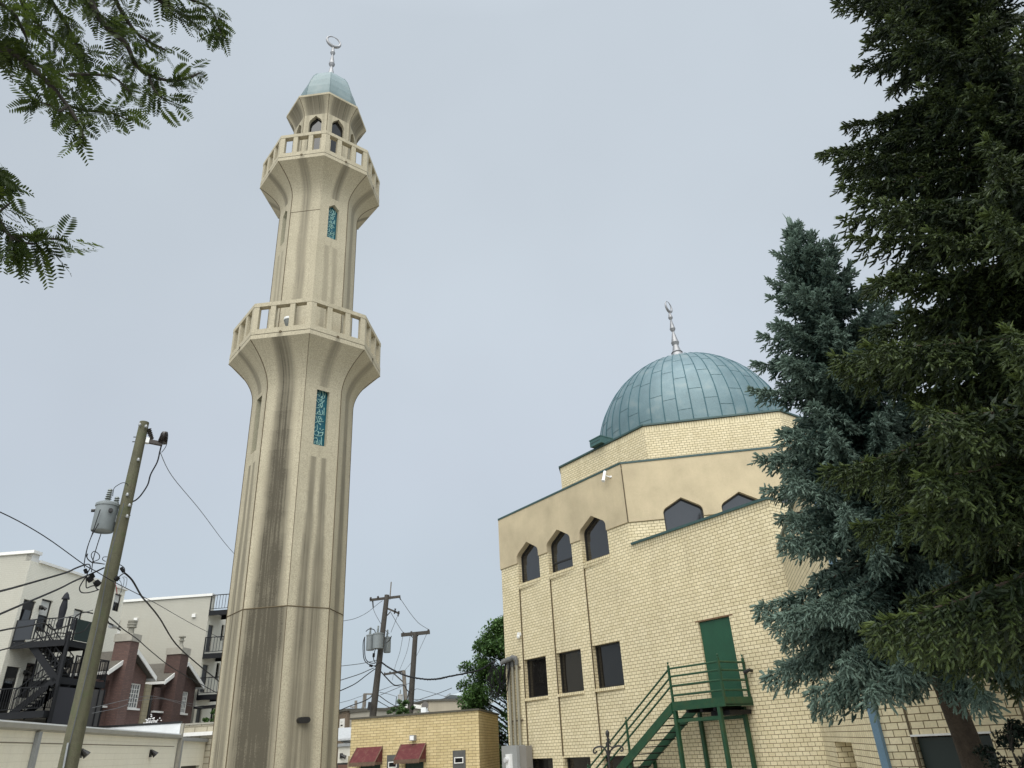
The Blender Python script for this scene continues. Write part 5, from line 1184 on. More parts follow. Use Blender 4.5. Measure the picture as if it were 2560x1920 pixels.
# ------------------------------------------------------------ utility poles beyond the small brick building
def K3(x, y): return (880 + x / 4.608, 1440 + y / 4.608)
def K6(x, y): return (840 + x / 3.319, 1420 + y / 3.319)
def KM(x, y): return (840 + x / 5.53, 1680 + y / 5.53)
def far_pole(top, bot, D, r0, r1, label, wood, grp='wooden utility poles'):
    t = PT(*top, D); b = PT(*bot, D); d = (t - b) / (t[2] - b[2]); base = b - d * b[2]
    e = empty('utility_pole', base, label, 'utility pole', grp); p = MB(); p.tube([base, base + (t - base) * .5, t], [r0, (r0 + r1) / 2, r1], 12); p.build('pole', wood, e, smooth=40); return e
def far_can(parent, x0, x1, y0, y1, D, f, m=None):
    "a transformer can: sides and ends from the photo"
    c0 = PT(*f((x0 + x1) / 2, y1), D); c1 = PT(*f((x0 + x1) / 2, y0), D); a = PT(*f(x0, (y0 + y1) / 2), D); b = PT(*f(x1, (y0 + y1) / 2), D); r = np.linalg.norm(a - b) / 2; H = c1[2] - c0[2]
    p = MB(); p.lathe(c0, [(r * .9, 0), (r, .02), (r, H - .06), (r * 1.07, H - .05), (r * 1.07, H), (r * .2, H + .06)], 20); o = p.build('transformer', m or TANK, parent, smooth=35)
    insul(c1 + np.array([0, 0, .04]), c1 + np.array([.02, 0, .38]), .08, 5, PORCG, o); return o
D1 = 38
pA = far_pole(K3(403, 218), K3(238, 1630), D1, .2, .125, 'brown utility pole with three transformers behind the small brick building', WOODD)
p = MB(); p.beam(PT(*K3(203, 278), D1), PT(*K3(558, 236), D1), .10, .12); p.build('crossarm', WOODD, pA)
for x, y in ((216, 265), (300, 252)): insul(PT(*K3(x, y + 8), D1), PT(*K3(x, y - 22), D1), .08, 3, PORC, pA)
insul(PT(*K3(238, 290), D1), PT(*K3(246, 372), D1), .06, 6, PORC, pA); insul(PT(*K3(548, 240), D1), PT(*K3(560, 275), D1), .05, 4, PORC, pA)
p = MB(); p.tube([PT(*K3(436, 270), D1), PT(*K3(452, 68), D1)], .03, 6); p.build('lightning_rod', WOODG, pA)
p = MB(); p.beam(PT(*K3(410, 375), D1), PT(*K3(545, 432), D1 - .2), .09, .09); p.beam(PT(*K3(405, 455), D1), PT(*K3(445, 410), D1), .05, .05); p.build('cutout_arm', WOODD, pA)
for x, y in ((500, 375), (540, 405)): 
    insul(PT(*K3(x, y), D1 - .2), PT(*K3(x - 12, y + 62), D1 - .2), .06, 6, PORC, pA, 'fuse_cutout')
for x0, x1, y0, y1, dd_ in ((160, 255, 680, 858, 0.0), (235, 358, 662, 840, -.45), (362, 445, 708, 884, .35)): far_can(pA, x0, x1, y0, y1, D1 + dd_, K3)
for L in ([(160, 640, ), (200, 610), (255, 620), (270, 660)], [(150, 700), (130, 760), (128, 860), (140, 960), (180, 1010), (240, 1035), (280, 1030)], [(145, 705), (145, 860), (160, 960), (210, 1000), (270, 1005)], [(300, 690), (295, 770), (260, 870), (248, 950), (270, 1000)], [(455, 690), (430, 740), (395, 770)], [(330, 1000), (300, 1010), (260, 1050)]):
    wire([PT(*K3(x, y), D1 - .5) for x, y in L], .022, '', CABLE, parent=pA, name='transformer_lead')
for x0, y0, x1, y1 in ((252, 890, 248, 935), (200, 1028, 238, 1038)):
    p = MB(); p.tube([PT(*K3(x0, y0), D1 - .5), PT(*K3(x1, y1), D1 - .5)], .06, 8); p.build('splice_sleeve', RUBBER, pA)
p = MB(); p.beam(PT(*K3(207, 1452), D1 - .3), PT(*K3(196, 1545), D1 - .3), .13, .16); p.build('junction_box', FRAMEBK, pA)
D2 = 46
pB = far_pole(K3(732, 648), K3(668, 1600), D2, .21, .15, 'dark utility pole with a single crossarm right of the three-transformer pole', WOODD)
p = MB(); p.beam(PT(*K3(565, 680), D2), PT(*K3(898, 648), D2), .16, .2); p.build('crossarm', WOODD, pB)
p = MB(); p.beam(PT(*K3(675, 685), D2), PT(*K3(712, 718), D2), .05, .05); p.beam(PT(*K3(770, 672), D2), PT(*K3(745, 705), D2), .05, .05); p.build('arm_brace', WOODD, pB)
for x, y in ((592, 662), (684, 650), (880, 628)): insul(PT(*K3(x, y + 8), D2), PT(*K3(x, y - 14), D2), .09, 3, PORC, pB)
D3 = 62
pC = far_pole(K3(595, 1088), K3(625, 1540), D3, .19, .15, 'pale grey utility pole with one transformer seen between the two taller poles', WOODG)
p = MB(); p.beam(PT(*K3(370, 1134), D3), PT(*K3(600, 1096), D3), .14, .16); p.beam(PT(*K3(480, 1122), D3), PT(*K3(586, 1218), D3), .09, .09); p.build('crossarm', WOODD, pC)
for x, y in ((376, 1122), (438, 1110)): insul(PT(*K3(x, y + 8), D3), PT(*K3(x, y - 12), D3), .09, 3, PORC, pC)
far_can(pC, 525, 585, 1368, 1468, D3 - .4, K3, mottled('pale_tank', (.36, .36, .34), .1, 2))
D4 = 75
pD = far_pole(K3(150, 1355), K3(130, 1600), D4, .2, .18, 'short grey utility pole with paired transformers left of the brown pole', WOODG)
p = MB(); p.beam(PT(*K3(140, 1360), D4), PT(*K3(230, 1360), D4), .14, .14); p.build('crossarm', WOODG, pD)
for x0, x1 in ((88, 128), (126, 160), (155, 198)): far_can(pD, x0, x1, 1560, 1645, D4 - .3, K3, mottled('pale_tank', (.36, .37, .37), .1, 2))
D5 = 95
pE = far_pole(K3(46, 1435), K3(42, 1600), D5, .2, .17, 'most distant grey utility pole at the right edge of the minaret', WOODG)
p = MB(); p.beam(PT(*K3(-20, 1510), D5), PT(*K3(60, 1508), D5), .14, .14); p.beam(PT(*K3(5, 1512), D5), PT(*K3(38, 1570), D5), .09, .09); p.build('crossarm', WOODG, pE)
def span(L, f, D, r, lab, m=None): wire(W5(L, D, f), r, lab, m or CABLEG)
span([(558, 262), (610, 340), (680, 440), (760, 535), (830, 585), (878, 612)], K3, (D1, D2), .014, 'sagging wire from the right end of the top crossarm to the single-crossarm pole')
span([(450, 425), (510, 530), (560, 610), (590, 650)], K3, (D1, D2), .014, 'wire from the fuse bracket down to the left end of the lower crossarm')
span([(245, 375), (270, 440), (330, 545), (380, 620), (430, 665)], K3, (D1, D1), .012, 'wire from the hanging insulator down to the right transformer')
span([(520, 470), (480, 570), (448, 650)], K3, (D1 - .2, D1), .012, 'short wire from the fuse cutouts to the right transformer')
span([(-260, 540), (-40, 508), (60, 480), (160, 430), (235, 375), (300, 320), (350, 285)], K3, (34, D1), .013, 'uppermost wire from the brown pole toward the minaret')
span([(585, 695), (550, 880), (490, 1070), (465, 1200)], K3, (D2, D3), .014, 'left drooping wire below the single crossarm')
span([(670, 690), (630, 880), (550, 1080)], K3, (D2, D3), .014, 'middle drooping wire below the single crossarm')
span([(860, 668), (800, 800), (735, 930), (610, 1085)], K3, (D2, D3), .014, 'right drooping wire below the single crossarm')
span([(-260, 1050), (-40, 1028), (100, 1010), (200, 990), (290, 970)], K3, (34, D1), .015, 'level wire running left from the brown pole below its transformers')
span([(-260, 1240), (-40, 1172), (100, 1125), (190, 1085), (250, 1060)], K3, (34, D1), .02, 'upper of two dark cables running left from the brown pole')
span([(-260, 1375), (-40, 1280), (60, 1225), (170, 1140), (265, 1070)], K3, (34, D1), .022, 'lower of two dark cables running left from the brown pole', CABLE)
# the twisted service drop to the mosque
P_ = W5([(335, 990), (410, 1045), (500, 1095), (600, 1140), (700, 1168), (850, 1190), (960, 1188), (1030, 1178), (1106, 1160)], (D1, 33.5), K3) + [PT(*K6(1180, 850), 32.5), PT(*K6(1300, 780), 31.5), FA(-10.6, .25, 5.15)]
wire(P_, .035, 'thick twisted cable sagging from the brown pole to the mosque corner', CABLE)
P2_ = smooth_pts([P_[i] + up * .04 for i in range(len(P_))], 12); pw = MB(); rr_ = []
pw.tube([q + np.array([.03 * cos(i * 1.9), 0, .035 * sin(i * 1.9) - .04]) for i, q in enumerate(P2_)], .020, 5)
tw_ = pw.build('cable_wrap', CABLE); tag(tw_, 'spiral wrap on the thick cable to the mosque corner', 'cable wrap', wires)
span([(325, 1090), (390, 1165), (485, 1255), (560, 1255), (605, 1262), (630, 1310), (660, 1335)], K3, (D1, D2), .03, 'dark cable dropping from the brown pole to the foot of the single-crossarm pole', CABLE)
span([(290, 1360), (330, 1390), (430, 1460), (520, 1505), (600, 1520)], K3, (D1, D3), .025, 'upper dark cable running right near the foot of the brown pole', CABLE)
span([(285, 1430), (350, 1470), (450, 1525), (510, 1560)], K3, (D1, 60), .022, 'lower dark cable running right near the foot of the brown pole', CABLE)
span([(300, 1325), (400, 1290), (480, 1265), (565, 1275)], K3, (D1, D3), .016, 'thin wire rising right from the foot of the brown pole')
span([(330, 1370), (450, 1320), (560, 1275), (660, 1235)], K3, (D1, D2), .016, 'thin wire crossing between the brown and dark poles')
span([(320, 1340), (420, 1360), (510, 1388)], K3, (D1, D3), .016, 'wire from the brown pole to the pale pole transformer')
span([(700, 1450), (850, 1400), (1000, 1350), (1150, 1290)], K3, (D2, 40), .018, 'fine wire climbing right from the dark pole toward the tree')
span([(705, 1345), (740, 1300), (850, 1325), (980, 1360), (1106, 1398)], K3, (D2, 44), .014, 'fine wire falling right from the dark pole past the beige building')
span([(700, 1420), (850, 1430), (1000, 1422), (1110, 1400)], K3, (D2, 44), .016, 'nearly level fine wire right of the dark pole')
span([(-260, 1490), (-40, 1435), (60, 1400), (140, 1375)], K3, (60, D4), .02, 'wire from the short grey pole to the minaret edge')
span([(-260, 1600), (-40, 1505), (60, 1470), (140, 1440), (220, 1390), (245, 1330)], K3, (50, D1), .03, 'dark cable from the brown pole foot past the short grey pole', CABLE)
span([(515, 1390), (505, 1470), (515, 1560), (550, 1580), (620, 1470), (655, 1330)], K3, (D3 - 2, D2), .03, 'looping dark lead below the pale pole transformer', CABLE)
# ------------------------------------------------------------ far buildings in the gap
def far_block(name, lab, cat, tl, tr, D0, D1_, zb, depth, mt, capm=None, parent_extra=None, group='far buildings beyond the alley'):
    a = PT(*tl, D0); b = PT(*tr, D1_); z = (a[2] + b[2]) / 2; a[2] = b[2] = 0
    t = (b - a) / np.linalg.norm(b - a); n = np.array([t[1], -t[0], 0]); n = n if n[1] < 0 else -n
    fr = Frame(a, 0); fr.t = t; fr.n = n; L = float(np.linalg.norm(b - a)); e = empty(name, a, lab, cat, group)
    p = MB(); p.box(fr, 0, L, -depth, 0, 0, z); p.build('wall', mt, e)
    if capm: p = MB(); p.box(fr, -.1, L + .1, -depth - .1, .12, z + .001, z + .16); p.build('parapet_cap', capm, e)
    return e, fr, L, z
DKC = mottled('dark_cap', (.09, .085, .07), .2, 2)
e, fr, L, z = far_block('beige_building', 'plain beige flat-roofed building with a glass skylight behind the small brick building', 'building', KM(1282, 425), KM(1990, 375), 64, 66, 0, 14, BEIGE, DKC)
sk = MB(); c0, c1 = PT(*KM(1440, 390), 66), PT(*KM(1760, 360), 68); zt2_ = PT(*KM(1500, 318), 66)[2]
sk.prism([np.array([c0[0], c0[1], z + .17]), np.array([c0[0] + .9, c0[1], zt2_]), np.array([c1[0] + 1.5, c1[1], zt2_ + .5]), np.array([c1[0] + 2.5, c1[1], z + .17])], (0, 6, 0))
sko = sk.build('skylight', mat('pale_glazing', (.42, .47, .49), .25), e)
bars = MB()
for i in range(6): q = c0 + (c1 - c0) * i / 5; bars.beam(np.array([q[0] + .4, q[1] - .05, z + .36]), np.array([q[0] + .9, q[1] - .05, zt2_ + .1]), .08, .08)
bars.build('glazing_bar', mottled('grey_bar', (.28, .3, .3), .1), sko)
e2_, fr2, L2, z2 = far_block('white_building', 'low white parapet building with a rooftop air conditioner left of the beige one', 'building', KM(1130, 545), KM(1280, 540), 60, 60, 0, 10, FLASH)
e3_, fr3, L3, z3 = far_block('gabled_shed', 'long low grey building with a shallow gable behind the utility poles', 'building', KM(540, 562), KM(940, 500), 58, 60, 0, 10, mottled('grey_siding', (.33, .31, .26), .1, 2), DKC)
p = MB(); a = PT(*KM(940, 500), 60); b = PT(*KM(1060, 500), 60); c = PT(*KM(1245, 528), 60); p.prism([a * [1, 1, 0], c * [1, 1, 0], c, b, a], (0, 8, 0)); p.build('gable_end', mottled('grey_gable', (.30, .28, .235), .1, 2), e3_)
p = MB(); p.beam(a + np.array([0, -.1, .15]), b + np.array([0, -.1, .15]), .3, .25); p.beam(b + np.array([0, -.1, .15]), c + np.array([0, -.1, .15]), .3, .25); p.build('roof_edge', WTRIM, e3_)
ac0 = PT(*KM(1175, 490), 59); ac1 = PT(*KM(1245, 435), 59)
ac = empty('air_conditioner', ac0, 'small beige air conditioner unit on the white roof', 'air conditioner'); p = MB(); p.prism([ac0, np.array([ac1[0], ac0[1], ac0[2]]), np.array([ac1[0], ac0[1], ac1[2]]), np.array([ac0[0], ac0[1], ac1[2]])], (0, .8, 0)); p.build('casing', mottled('beige_metal', (.5, .47, .40), .08), ac)
cx = (ac0 + np.array([ac1[0], ac0[1], ac1[2]])) / 2; p = MB(); p.tube([cx + np.array([.12, -.03, 0]), cx + np.array([.12, .01, 0])], .26, 16); p.build('fan_grille', mat('fan_dark', (.12, .11, .1), .6), ac)
p = MB(); p.prism([np.array([ac0[0], ac0[1] - .05, 0]), np.array([ac1[0], ac0[1] - .05, 0]), np.array([ac1[0], ac0[1] - .05, ac0[2] - .005]), np.array([ac0[0], ac0[1] - .05, ac0[2] - .005])], (0, 1, 0)); p.build('chase', FLASH, e2_)
# brown brick row house, white garage and fence between minaret and the small building
e4, fr4, L4, z4 = far_block('row_house', 'brown brick row house with white windows right beside the minaret', 'house', KM(-60, 552), KM(160, 552), 62, 60, 0, 10, FARB, DKC)
e5, fr5, L5, z5 = far_block('row_house', 'second brown brick row house set back behind the paired transformers', 'house', KM(150, 600), KM(420, 590), 64, 63, 0, 10, FARB, DKC)
for fr_, e_, a_, b_ in ((fr4, e4, KM(66, 650), KM(118, 775)), (fr5, e5, KM(166, 640), KM(225, 760))):
    r = fr_.rect(a_, b_); f = MB(); f.box(fr_, r[0], r[1], .005, .08, r[2], r[3]); wf = f.build('window', WTRIM, e_); g_ = MB(); g_.box(fr_, r[0] + .15, r[1] - .15, .081, .09, r[2] + .15, (r[2] + r[3]) / 2 - .08); g_.box(fr_, r[0] + .15, r[1] - .15, .081, .09, (r[2] + r[3]) / 2 + .08, r[3] - .15, 1); g_.build('pane', [GLASSL, BLIND], wf)
e6, fr6, L6, z6 = far_block('white_garage', 'small white garage with a lamp between minaret and brick outbuilding', 'garage', (846, 1866), (884, 1866), 46, 46, 0, 7, mottled('white_render', (.62, .60, .53), .08, 2), GALV)
p = MB(); a, b = PT(848, 1866, 47), PT(884, 1866, 47); c = PT(866, 1850, 47); zz_ = a[2]; p.prism([np.array([a[0] - 1.5, a[1], zz_ + .3]), np.array([b[0], b[1], zz_ + .3]), np.array([b[0], b[1] + 4, zz_ + 1.0]), np.array([a[0] - 1.5, a[1] + 4, zz_ + 1.0])], (0, 0, .1)); p.build('roof', mottled('pale_shingle', (.40, .41, .41), .2, 6), e6)
pk = PT(866, 1841, 50); l_ = PT(852, 1850, 50); r_ = PT(879, 1849, 50); dm_ = empty('dormer', PT(866, 1850, 50) * [1, 1, 0], 'white gabled dormer roof peeking over the small white garage', 'dormer', None)
p = MB(); p.prism([l_, pk, r_, r_ - up * .12, pk - up * .25, l_ - up * .12], (0, .6, 0)); p.prism([l_ * [1, 1, 0] + [0, .7, 0], r_ * [1, 1, 0] + [0, .7, 0], r_ + [0, .7, -.1], pk + [0, .7, -.2], l_ + [0, .7, -.1]], (0, 4, 0)); p.build('gable', WTRIM, dm_)
x_, z_ = fr6.px(853, 1888); p = MB(); p.box(fr6, x_ - .08, x_ + .08, .004, .1, z_ - .15, z_ + .1); p.tube([fr6(x_, .1, z_), fr6(x_ + .25, .2, z_ - .12)], [.06, .1], 8); p.build('wall_lamp', FRAMEBK, e6)
p = MB(); p.box(fr6, 0, L6, .004, .03, 0, PT(860, 1907, 46)[2]); p.build('garage_door', FRAMEBK, e6)
fnA = PT(845, 1912, 40); fnB = PT(876, 1908, 38); fn = empty('wooden_fence', fnA * [1, 1, 0], 'red-brown wooden fence at the foot of the gap beside the minaret', 'fence'); p = MB(); d_ = fnB - fnA; 
for i in range(9): q = fnA + d_ * i / 9; q[2] = 0; p.prism([q, q + d_ / 9.6 * [1, 1, 0], q + d_ / 9.6 * [1, 1, 0] + up * fnA[2], q + up * fnA[2]], (0, .03, 0))
p.build('board', mottled('red_brown_board', (.14, .07, .05), .25, 5), fn); p = MB(); q = PT(874, 1890, 38); p.beam(q * [1, 1, 0], q, .12, .12); p.build('post', mottled('tan_post', (.3, .25, .16), .2), fn)
# ------------------------------------------------------------ foliage
def mesh_np(name, V, F, mats, parent, tint=None, nper=3):
    me = bpy.data.meshes.new(name); nV, nF = len(V), len(F)
    off = world_loc(parent) if parent is not None else np.zeros(3)
    me.vertices.add(nV); me.vertices.foreach_set('co', (V - off).astype(np.float32).ravel())
    me.loops.add(nF * nper); me.loops.foreach_set('vertex_index', F.astype(np.int32).ravel())
    me.polygons.add(nF); me.polygons.foreach_set('loop_start', np.arange(0, nF * nper, nper, dtype=np.int32)); me.polygons.foreach_set('loop_total', np.full(nF, nper, np.int32))
    me.materials.append(mats); me.update(calc_edges=True)
    if tint is not None: a = me.attributes.new('tint', 'FLOAT', 'FACE'); a.data.foreach_set('value', tint.astype(np.float32))
    o = bpy.data.objects.new(name, me); COL.objects.link(o)
    if parent is not None: o.parent = parent
    return o
def frames(D):
    "orthonormal frames with first axis along D (n,3)"
    D = D / np.linalg.norm(D, axis=1, keepdims=True); A = np.where(np.abs(D[:, 2:3]) < .9, np.array([[0, 0, 1.0]]), np.array([[1.0, 0, 0]]))
    B = np.cross(D, A); B /= np.linalg.norm(B, axis=1, keepdims=True); return D, B, np.cross(D, B)
def twig_template(nn, spread, ln, wd, rng, core=.15):
    "needles round a shoot of unit length: an opaque tapering core of close needles, and loose needle tips around it"
    T = []
    for i in range(nn):
        t = (i + .5) / nn; a = i * 2.4 + rng.uniform(-.4, .4); r = np.array([0, cos(a), sin(a)]); tg = np.array([0, -sin(a), cos(a)])
        base = np.array([t * .92, 0, 0]) + r * core * .55
        tip = np.array([t * .92, 0, 0]) + (np.array([.6 + .45 * t, 0, 0]) + r * (1.0 - .45 * t)) * ln * spread
        T.append([base - tg * wd / 2, base + tg * wd / 2, tip])
    n = 3; R = lambda x, r, k: [x, r * cos(2 * pi * k / n + x * 2), r * sin(2 * pi * k / n + x * 2)]
    for k in range(n):
        j = k + 1
        for (x0, r0), (x1, r1) in (((0, core * .6), (.35, core)), ((.35, core), (.82, core * .8))):
            T.append([R(x0, r0, k), R(x0, r0, j), R(x1, r1, k)]); T.append([R(x0, r0, j), R(x1, r1, j), R(x1, r1, k)])
        T.append([R(.82, core * .8, k), R(.82, core * .8, j), [1.0, 0, 0]])
    return np.array(T, float)
def shoots(P, D, L, tint, T):
    n = len(P); X, Y, Z = frames(D); m = len(T)
    V = P[:, None, None, :] + L[:, None, None, None] * (T[None, :, :, 0:1] * X[:, None, None, :] + T[None, :, :, 1:2] * Y[:, None, None, :] + T[None, :, :, 2:3] * Z[:, None, None, :])
    ft = np.where(T[:, 2, 0] > 0, 1, 1) * np.concatenate([np.full(m - 15, 1.12), np.full(15, .62)]); tn = np.clip((tint[:, None] * ft[None, :]).ravel(), 0, 1); return V.reshape(-1, 3), np.arange(n * m * 3).reshape(-1, 3), tn  # shading painted into the shoot: core tinted darker, needle tips lighter
def spruce(base, lean_top, H, prof, z0, nb, step, label, nmat, seed, sh_len, sub_gap, droop, tipup, tint_mu, barkr, T, hang, az_mask=None):
    rng = np.random.default_rng(seed); base = V3(base); top = V3(lean_top)
    ax = lambda z: base + (top - base) * (z / H)
    e = empty('spruce_tree', base, label, 'tree', 'spruces beside the mosque')
    p = MB(); zz = np.linspace(0, H, 16); p.tube([ax(z) + np.array([.04 * sin(z * 1.3), .03 * cos(z * 1.7), 0]) for z in zz], [max(barkr * (1 - z / H) ** .9, .012) for z in zz], 14); p.build('trunk', BARK, e, smooth=50)
    br = MB(); PP, DD, LL, TT = [], [], [], []; z = z0
    def add(P, D, L, t): PP.append(P); DD.append(D); LL.append(L); TT.append(t)
    while z < H - .12:
        t = (z - z0) / (H - z0); n = max(4, int(round(nb * (1 - t * .45)))); a0 = rng.uniform(0, 6.28)
        for i in range(n):
            a = a0 + 6.283 * i / n + rng.normal(0, .25); L = prof(z) * rng.uniform(.70, 1.08)
            if az_mask and not az_mask(a, z): continue
            zb = z + rng.normal(0, step * .4); h = np.array([cos(a), sin(a), 0]); sd = np.array([-sin(a), cos(a), 0]); o = ax(max(zb, .3))
            pit = tan(radians(50) * t ** 1.3 - radians(4) * (1 - t)); dr = droop * (1 - t) ** .7
            def bp(u): u = np.atleast_1d(u)[:, None]; return o + h * L * u + np.array([0, 0, 1.0]) * L * (pit * u - dr * u ** 1.6 + tipup * u ** 3.2) + sd * L * .05 * np.sin(u * 3 + i)
            pts = bp(np.linspace(0, .9, 8)); br.tube(pts, [max(.026 * (L / 2.2) * (1 - u * .85), .005) for u in np.linspace(0, 1, 8)], 5, 0, False)
            m = max(4, int(L / sub_gap)); us = (np.arange(m) + rng.uniform(.2, .8, m)) / m; us = us[us > (.16 if L > .8 else .02)]
            Q = bp(us); TG = bp(us + .03) - bp(us - .03); TG /= np.linalg.norm(TG, axis=1, keepdims=True)
            hg = hang * (1 - t) ** .6
            for q, tg, u in zip(Q, TG, us):
                for s_ in (-1, 1):
                    bl = min((.10 + .20 * L * (1 - u) ** .6 * u ** .3) * rng.uniform(.6, 1.25), .62)
                    d = tg * rng.uniform(.5, .9) + sd * s_ * rng.uniform(.25, .9) + np.array([0, 0, -hg * rng.uniform(.3, 1.3) + .35 * t]); d /= np.linalg.norm(d)
                    ns = max(3, int(bl / (sh_len * .20))); v = (np.arange(ns) + .6) / ns
                    c = q + d * bl * v[:, None]; c[:, 2] -= .35 * bl * v * v * hg
                    ph = np.arange(ns) * 2.4 + rng.uniform(0, 6); o1 = np.cross(d, [0.1, 0, 1.0]); o1 /= max(np.linalg.norm(o1), .1); o2 = np.cross(d, o1)
                    sp_ = rng.uniform(.5, .95, ns)[:, None]
                    dd = d * .75 + o1 * (np.cos(ph)[:, None] * sp_) + o2 * (np.sin(ph)[:, None] * sp_) + h * .22; dd[:, 2] -= .18 * hg; dd[-1] = d
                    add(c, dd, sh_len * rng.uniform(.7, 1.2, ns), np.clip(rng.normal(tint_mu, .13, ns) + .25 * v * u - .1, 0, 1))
            k = max(6, int(L / .012)); uu = rng.uniform(.05, .80, k); c = bp(uu) + rng.normal(0, .06, (k, 3)); c[:, 2] -= rng.uniform(0, .22, k) * hg * .8   # dense twigs inside the bough, inner shade painted in by a dark tint
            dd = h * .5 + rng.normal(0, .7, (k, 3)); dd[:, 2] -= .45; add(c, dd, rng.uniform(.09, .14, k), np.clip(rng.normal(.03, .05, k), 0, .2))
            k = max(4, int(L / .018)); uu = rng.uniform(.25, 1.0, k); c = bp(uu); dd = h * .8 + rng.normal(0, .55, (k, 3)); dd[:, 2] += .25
            add(c, dd, sh_len * rng.uniform(.7, 1.2, k), np.clip(rng.normal(tint_mu + .33, .18, k), 0, 1))  # lighter tint paints the light on the bough tops
            c = np.repeat(bp(1.0), 5, 0); dd = (bp(1.0) - bp(.93)) / (L * .07) + rng.normal(0, .4, (5, 3)); dd[0] = dd.mean(0); add(c, dd, np.full(5, sh_len * 1.15), np.full(5, .75))
        z += step * rng.uniform(.75, 1.2) * (1 - .25 * t)
    k = 5200; zk = rng.uniform(z0 + .2, H * .93, k); ak = rng.uniform(0, 6.283, k); rk = rng.uniform(.12, .5, k) * np.clip(1.15 - zk / H, .15, 1)      # close twigs round the stem, tinted dark as painted inner shade
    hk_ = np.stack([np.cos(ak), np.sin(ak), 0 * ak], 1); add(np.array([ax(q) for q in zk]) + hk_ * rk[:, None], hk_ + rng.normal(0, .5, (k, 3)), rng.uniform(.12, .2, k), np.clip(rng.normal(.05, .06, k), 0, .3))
    k = np.arange(16); zz_ = H - 1.0 * k / 16; add(np.array([ax(q) for q in zz_]), np.stack([.6 * np.cos(k * 2.4), .6 * np.sin(k * 2.4), .8 + 0 * k], 1), np.full(16, sh_len * 1.6), np.full(16, .65))
    add(ax(H - .12)[None], np.array([[-.08, 0, 1.0]]), np.array([.42]), np.array([.6]))
    br.build('branches', BARK, e)
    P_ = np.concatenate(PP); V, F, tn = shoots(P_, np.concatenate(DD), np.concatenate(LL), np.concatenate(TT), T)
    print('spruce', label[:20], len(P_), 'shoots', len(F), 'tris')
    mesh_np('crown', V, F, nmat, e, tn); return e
rngT = np.random.default_rng(3); TB = twig_template(7, 1.0, .33, .06, rngT, .15); TG = twig_template(6, 1.0, .34, .06, rngT, .145)
bt = PT(1983, 575, 10.6); bb = PT(2440, 1919, 10.6); tb0 = PT(2360, 1700, 10.6); bb[2] = 0
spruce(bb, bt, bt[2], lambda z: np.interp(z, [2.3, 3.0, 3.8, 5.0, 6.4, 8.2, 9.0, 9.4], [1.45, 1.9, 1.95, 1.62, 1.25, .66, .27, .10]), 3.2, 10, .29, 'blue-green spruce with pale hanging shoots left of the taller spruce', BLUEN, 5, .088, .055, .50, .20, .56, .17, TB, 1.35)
gb = az_pt(45.0, 8.0); rgm = np.random.default_rng(77)
def gmask(a, z):
    q = gb + 2.2 * np.array([cos(a), sin(a), 0]); return degrees(atan2(q[0], q[1])) < 52 or rgm.random() < .45
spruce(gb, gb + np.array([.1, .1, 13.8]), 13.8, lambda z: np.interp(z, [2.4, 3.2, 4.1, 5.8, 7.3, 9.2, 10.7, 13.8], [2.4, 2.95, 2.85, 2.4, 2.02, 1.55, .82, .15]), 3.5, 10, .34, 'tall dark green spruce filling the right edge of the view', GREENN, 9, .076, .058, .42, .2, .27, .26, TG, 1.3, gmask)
# ---- broadleaf trees: limbs carrying clumps of leaves
def leaf_cloud(P, size, rng, tint):
    n = len(P); D = rng.normal(0, 1, (n, 3)); D[:, 2] -= .5; X, Y, Z = frames(D); s = size * rng.uniform(.6, 1.3, n)[:, None]
    q = np.stack([P - X * s * .5, P + Y * s * .32 + Z * s * .06, P + X * s * .5, P - Y * s * .32 + Z * s * .06], 1)
    return q.reshape(-1, 3), np.arange(n * 4).reshape(-1, 4), tint
def broadleaf(base, H, R, label, seed, nclump, nleaf, size, zlo, mt, name='leafy_tree', cat='tree', trunk_r=.22, group=None):
    rng = np.random.default_rng(seed); base = V3(base); e = empty(name, base, label, cat, group)
    tr = MB(); tr.tube([base, base + up * H * .3, base + up * H * .6 + [R * .1, 0, 0], base + up * H * .85], [trunk_r, trunk_r * .75, trunk_r * .45, trunk_r * .15], 10)
    P, tt = [], []
    for i in range(nclump):
        z = zlo + (H - zlo) * rng.random() ** .85; prof = sin(pi * min(max((z - zlo) / (H - zlo), .04), .96)) ** .6; r = R * prof * rng.uniform(.35, 1.05) ** .6; a = rng.uniform(0, 6.283)
        c = base + np.array([r * cos(a), r * sin(a), z]); b0 = base + up * (z * .72) * 1.0; b0[2] = max(z - r * .6, zlo * .5)
        tr.tube([b0, (b0 + c) / 2 + up * .1, c], [trunk_r * .22, trunk_r * .14, .012], 5, 0, False)
        rc = R * rng.uniform(.13, .26); k = int(nleaf * rng.uniform(.5, 1.5)); q = rng.normal(0, 1, (k, 3)); q /= np.linalg.norm(q, axis=1, keepdims=True); q *= rc * rng.random((k, 1)) ** .4; q[:, 2] *= .7
        P.append(c + q); tt.append(np.clip(rng.normal(.35 + .3 * rng.random(), .18, k) + q[:, 2] / rc * .2, 0, 1))  # leaves higher in a clump get a lighter tint
    tr.build('trunk', BARKL, e)
    V, F, t_ = leaf_cloud(np.concatenate(P), size, rng, np.concatenate(tt)); mesh_np('crown', V, F, mt, e, t_, 4); return e
tc_ = PT(1282, 1750, 43); tc_[2] = 0
zt = PT(1230, 1570, 43)[2]
broadleaf(tc_ + np.array([.4, 0, 0]), zt + .4, 3.4, 'bushy green tree between the brick outbuilding and the mosque', 21, 270, 240, .19, .1, MAPL)
sb_ = PT(*KM(920, 590), 44); broadleaf(sb_ * [1, 1, 0], sb_[2] + .7, 1.0, 'small shrub top showing above the outbuilding roof by the dark pole', 23, 26, 110, .12, sb_[2] - .6, MAPL, 'shrub', 'shrub', .05)
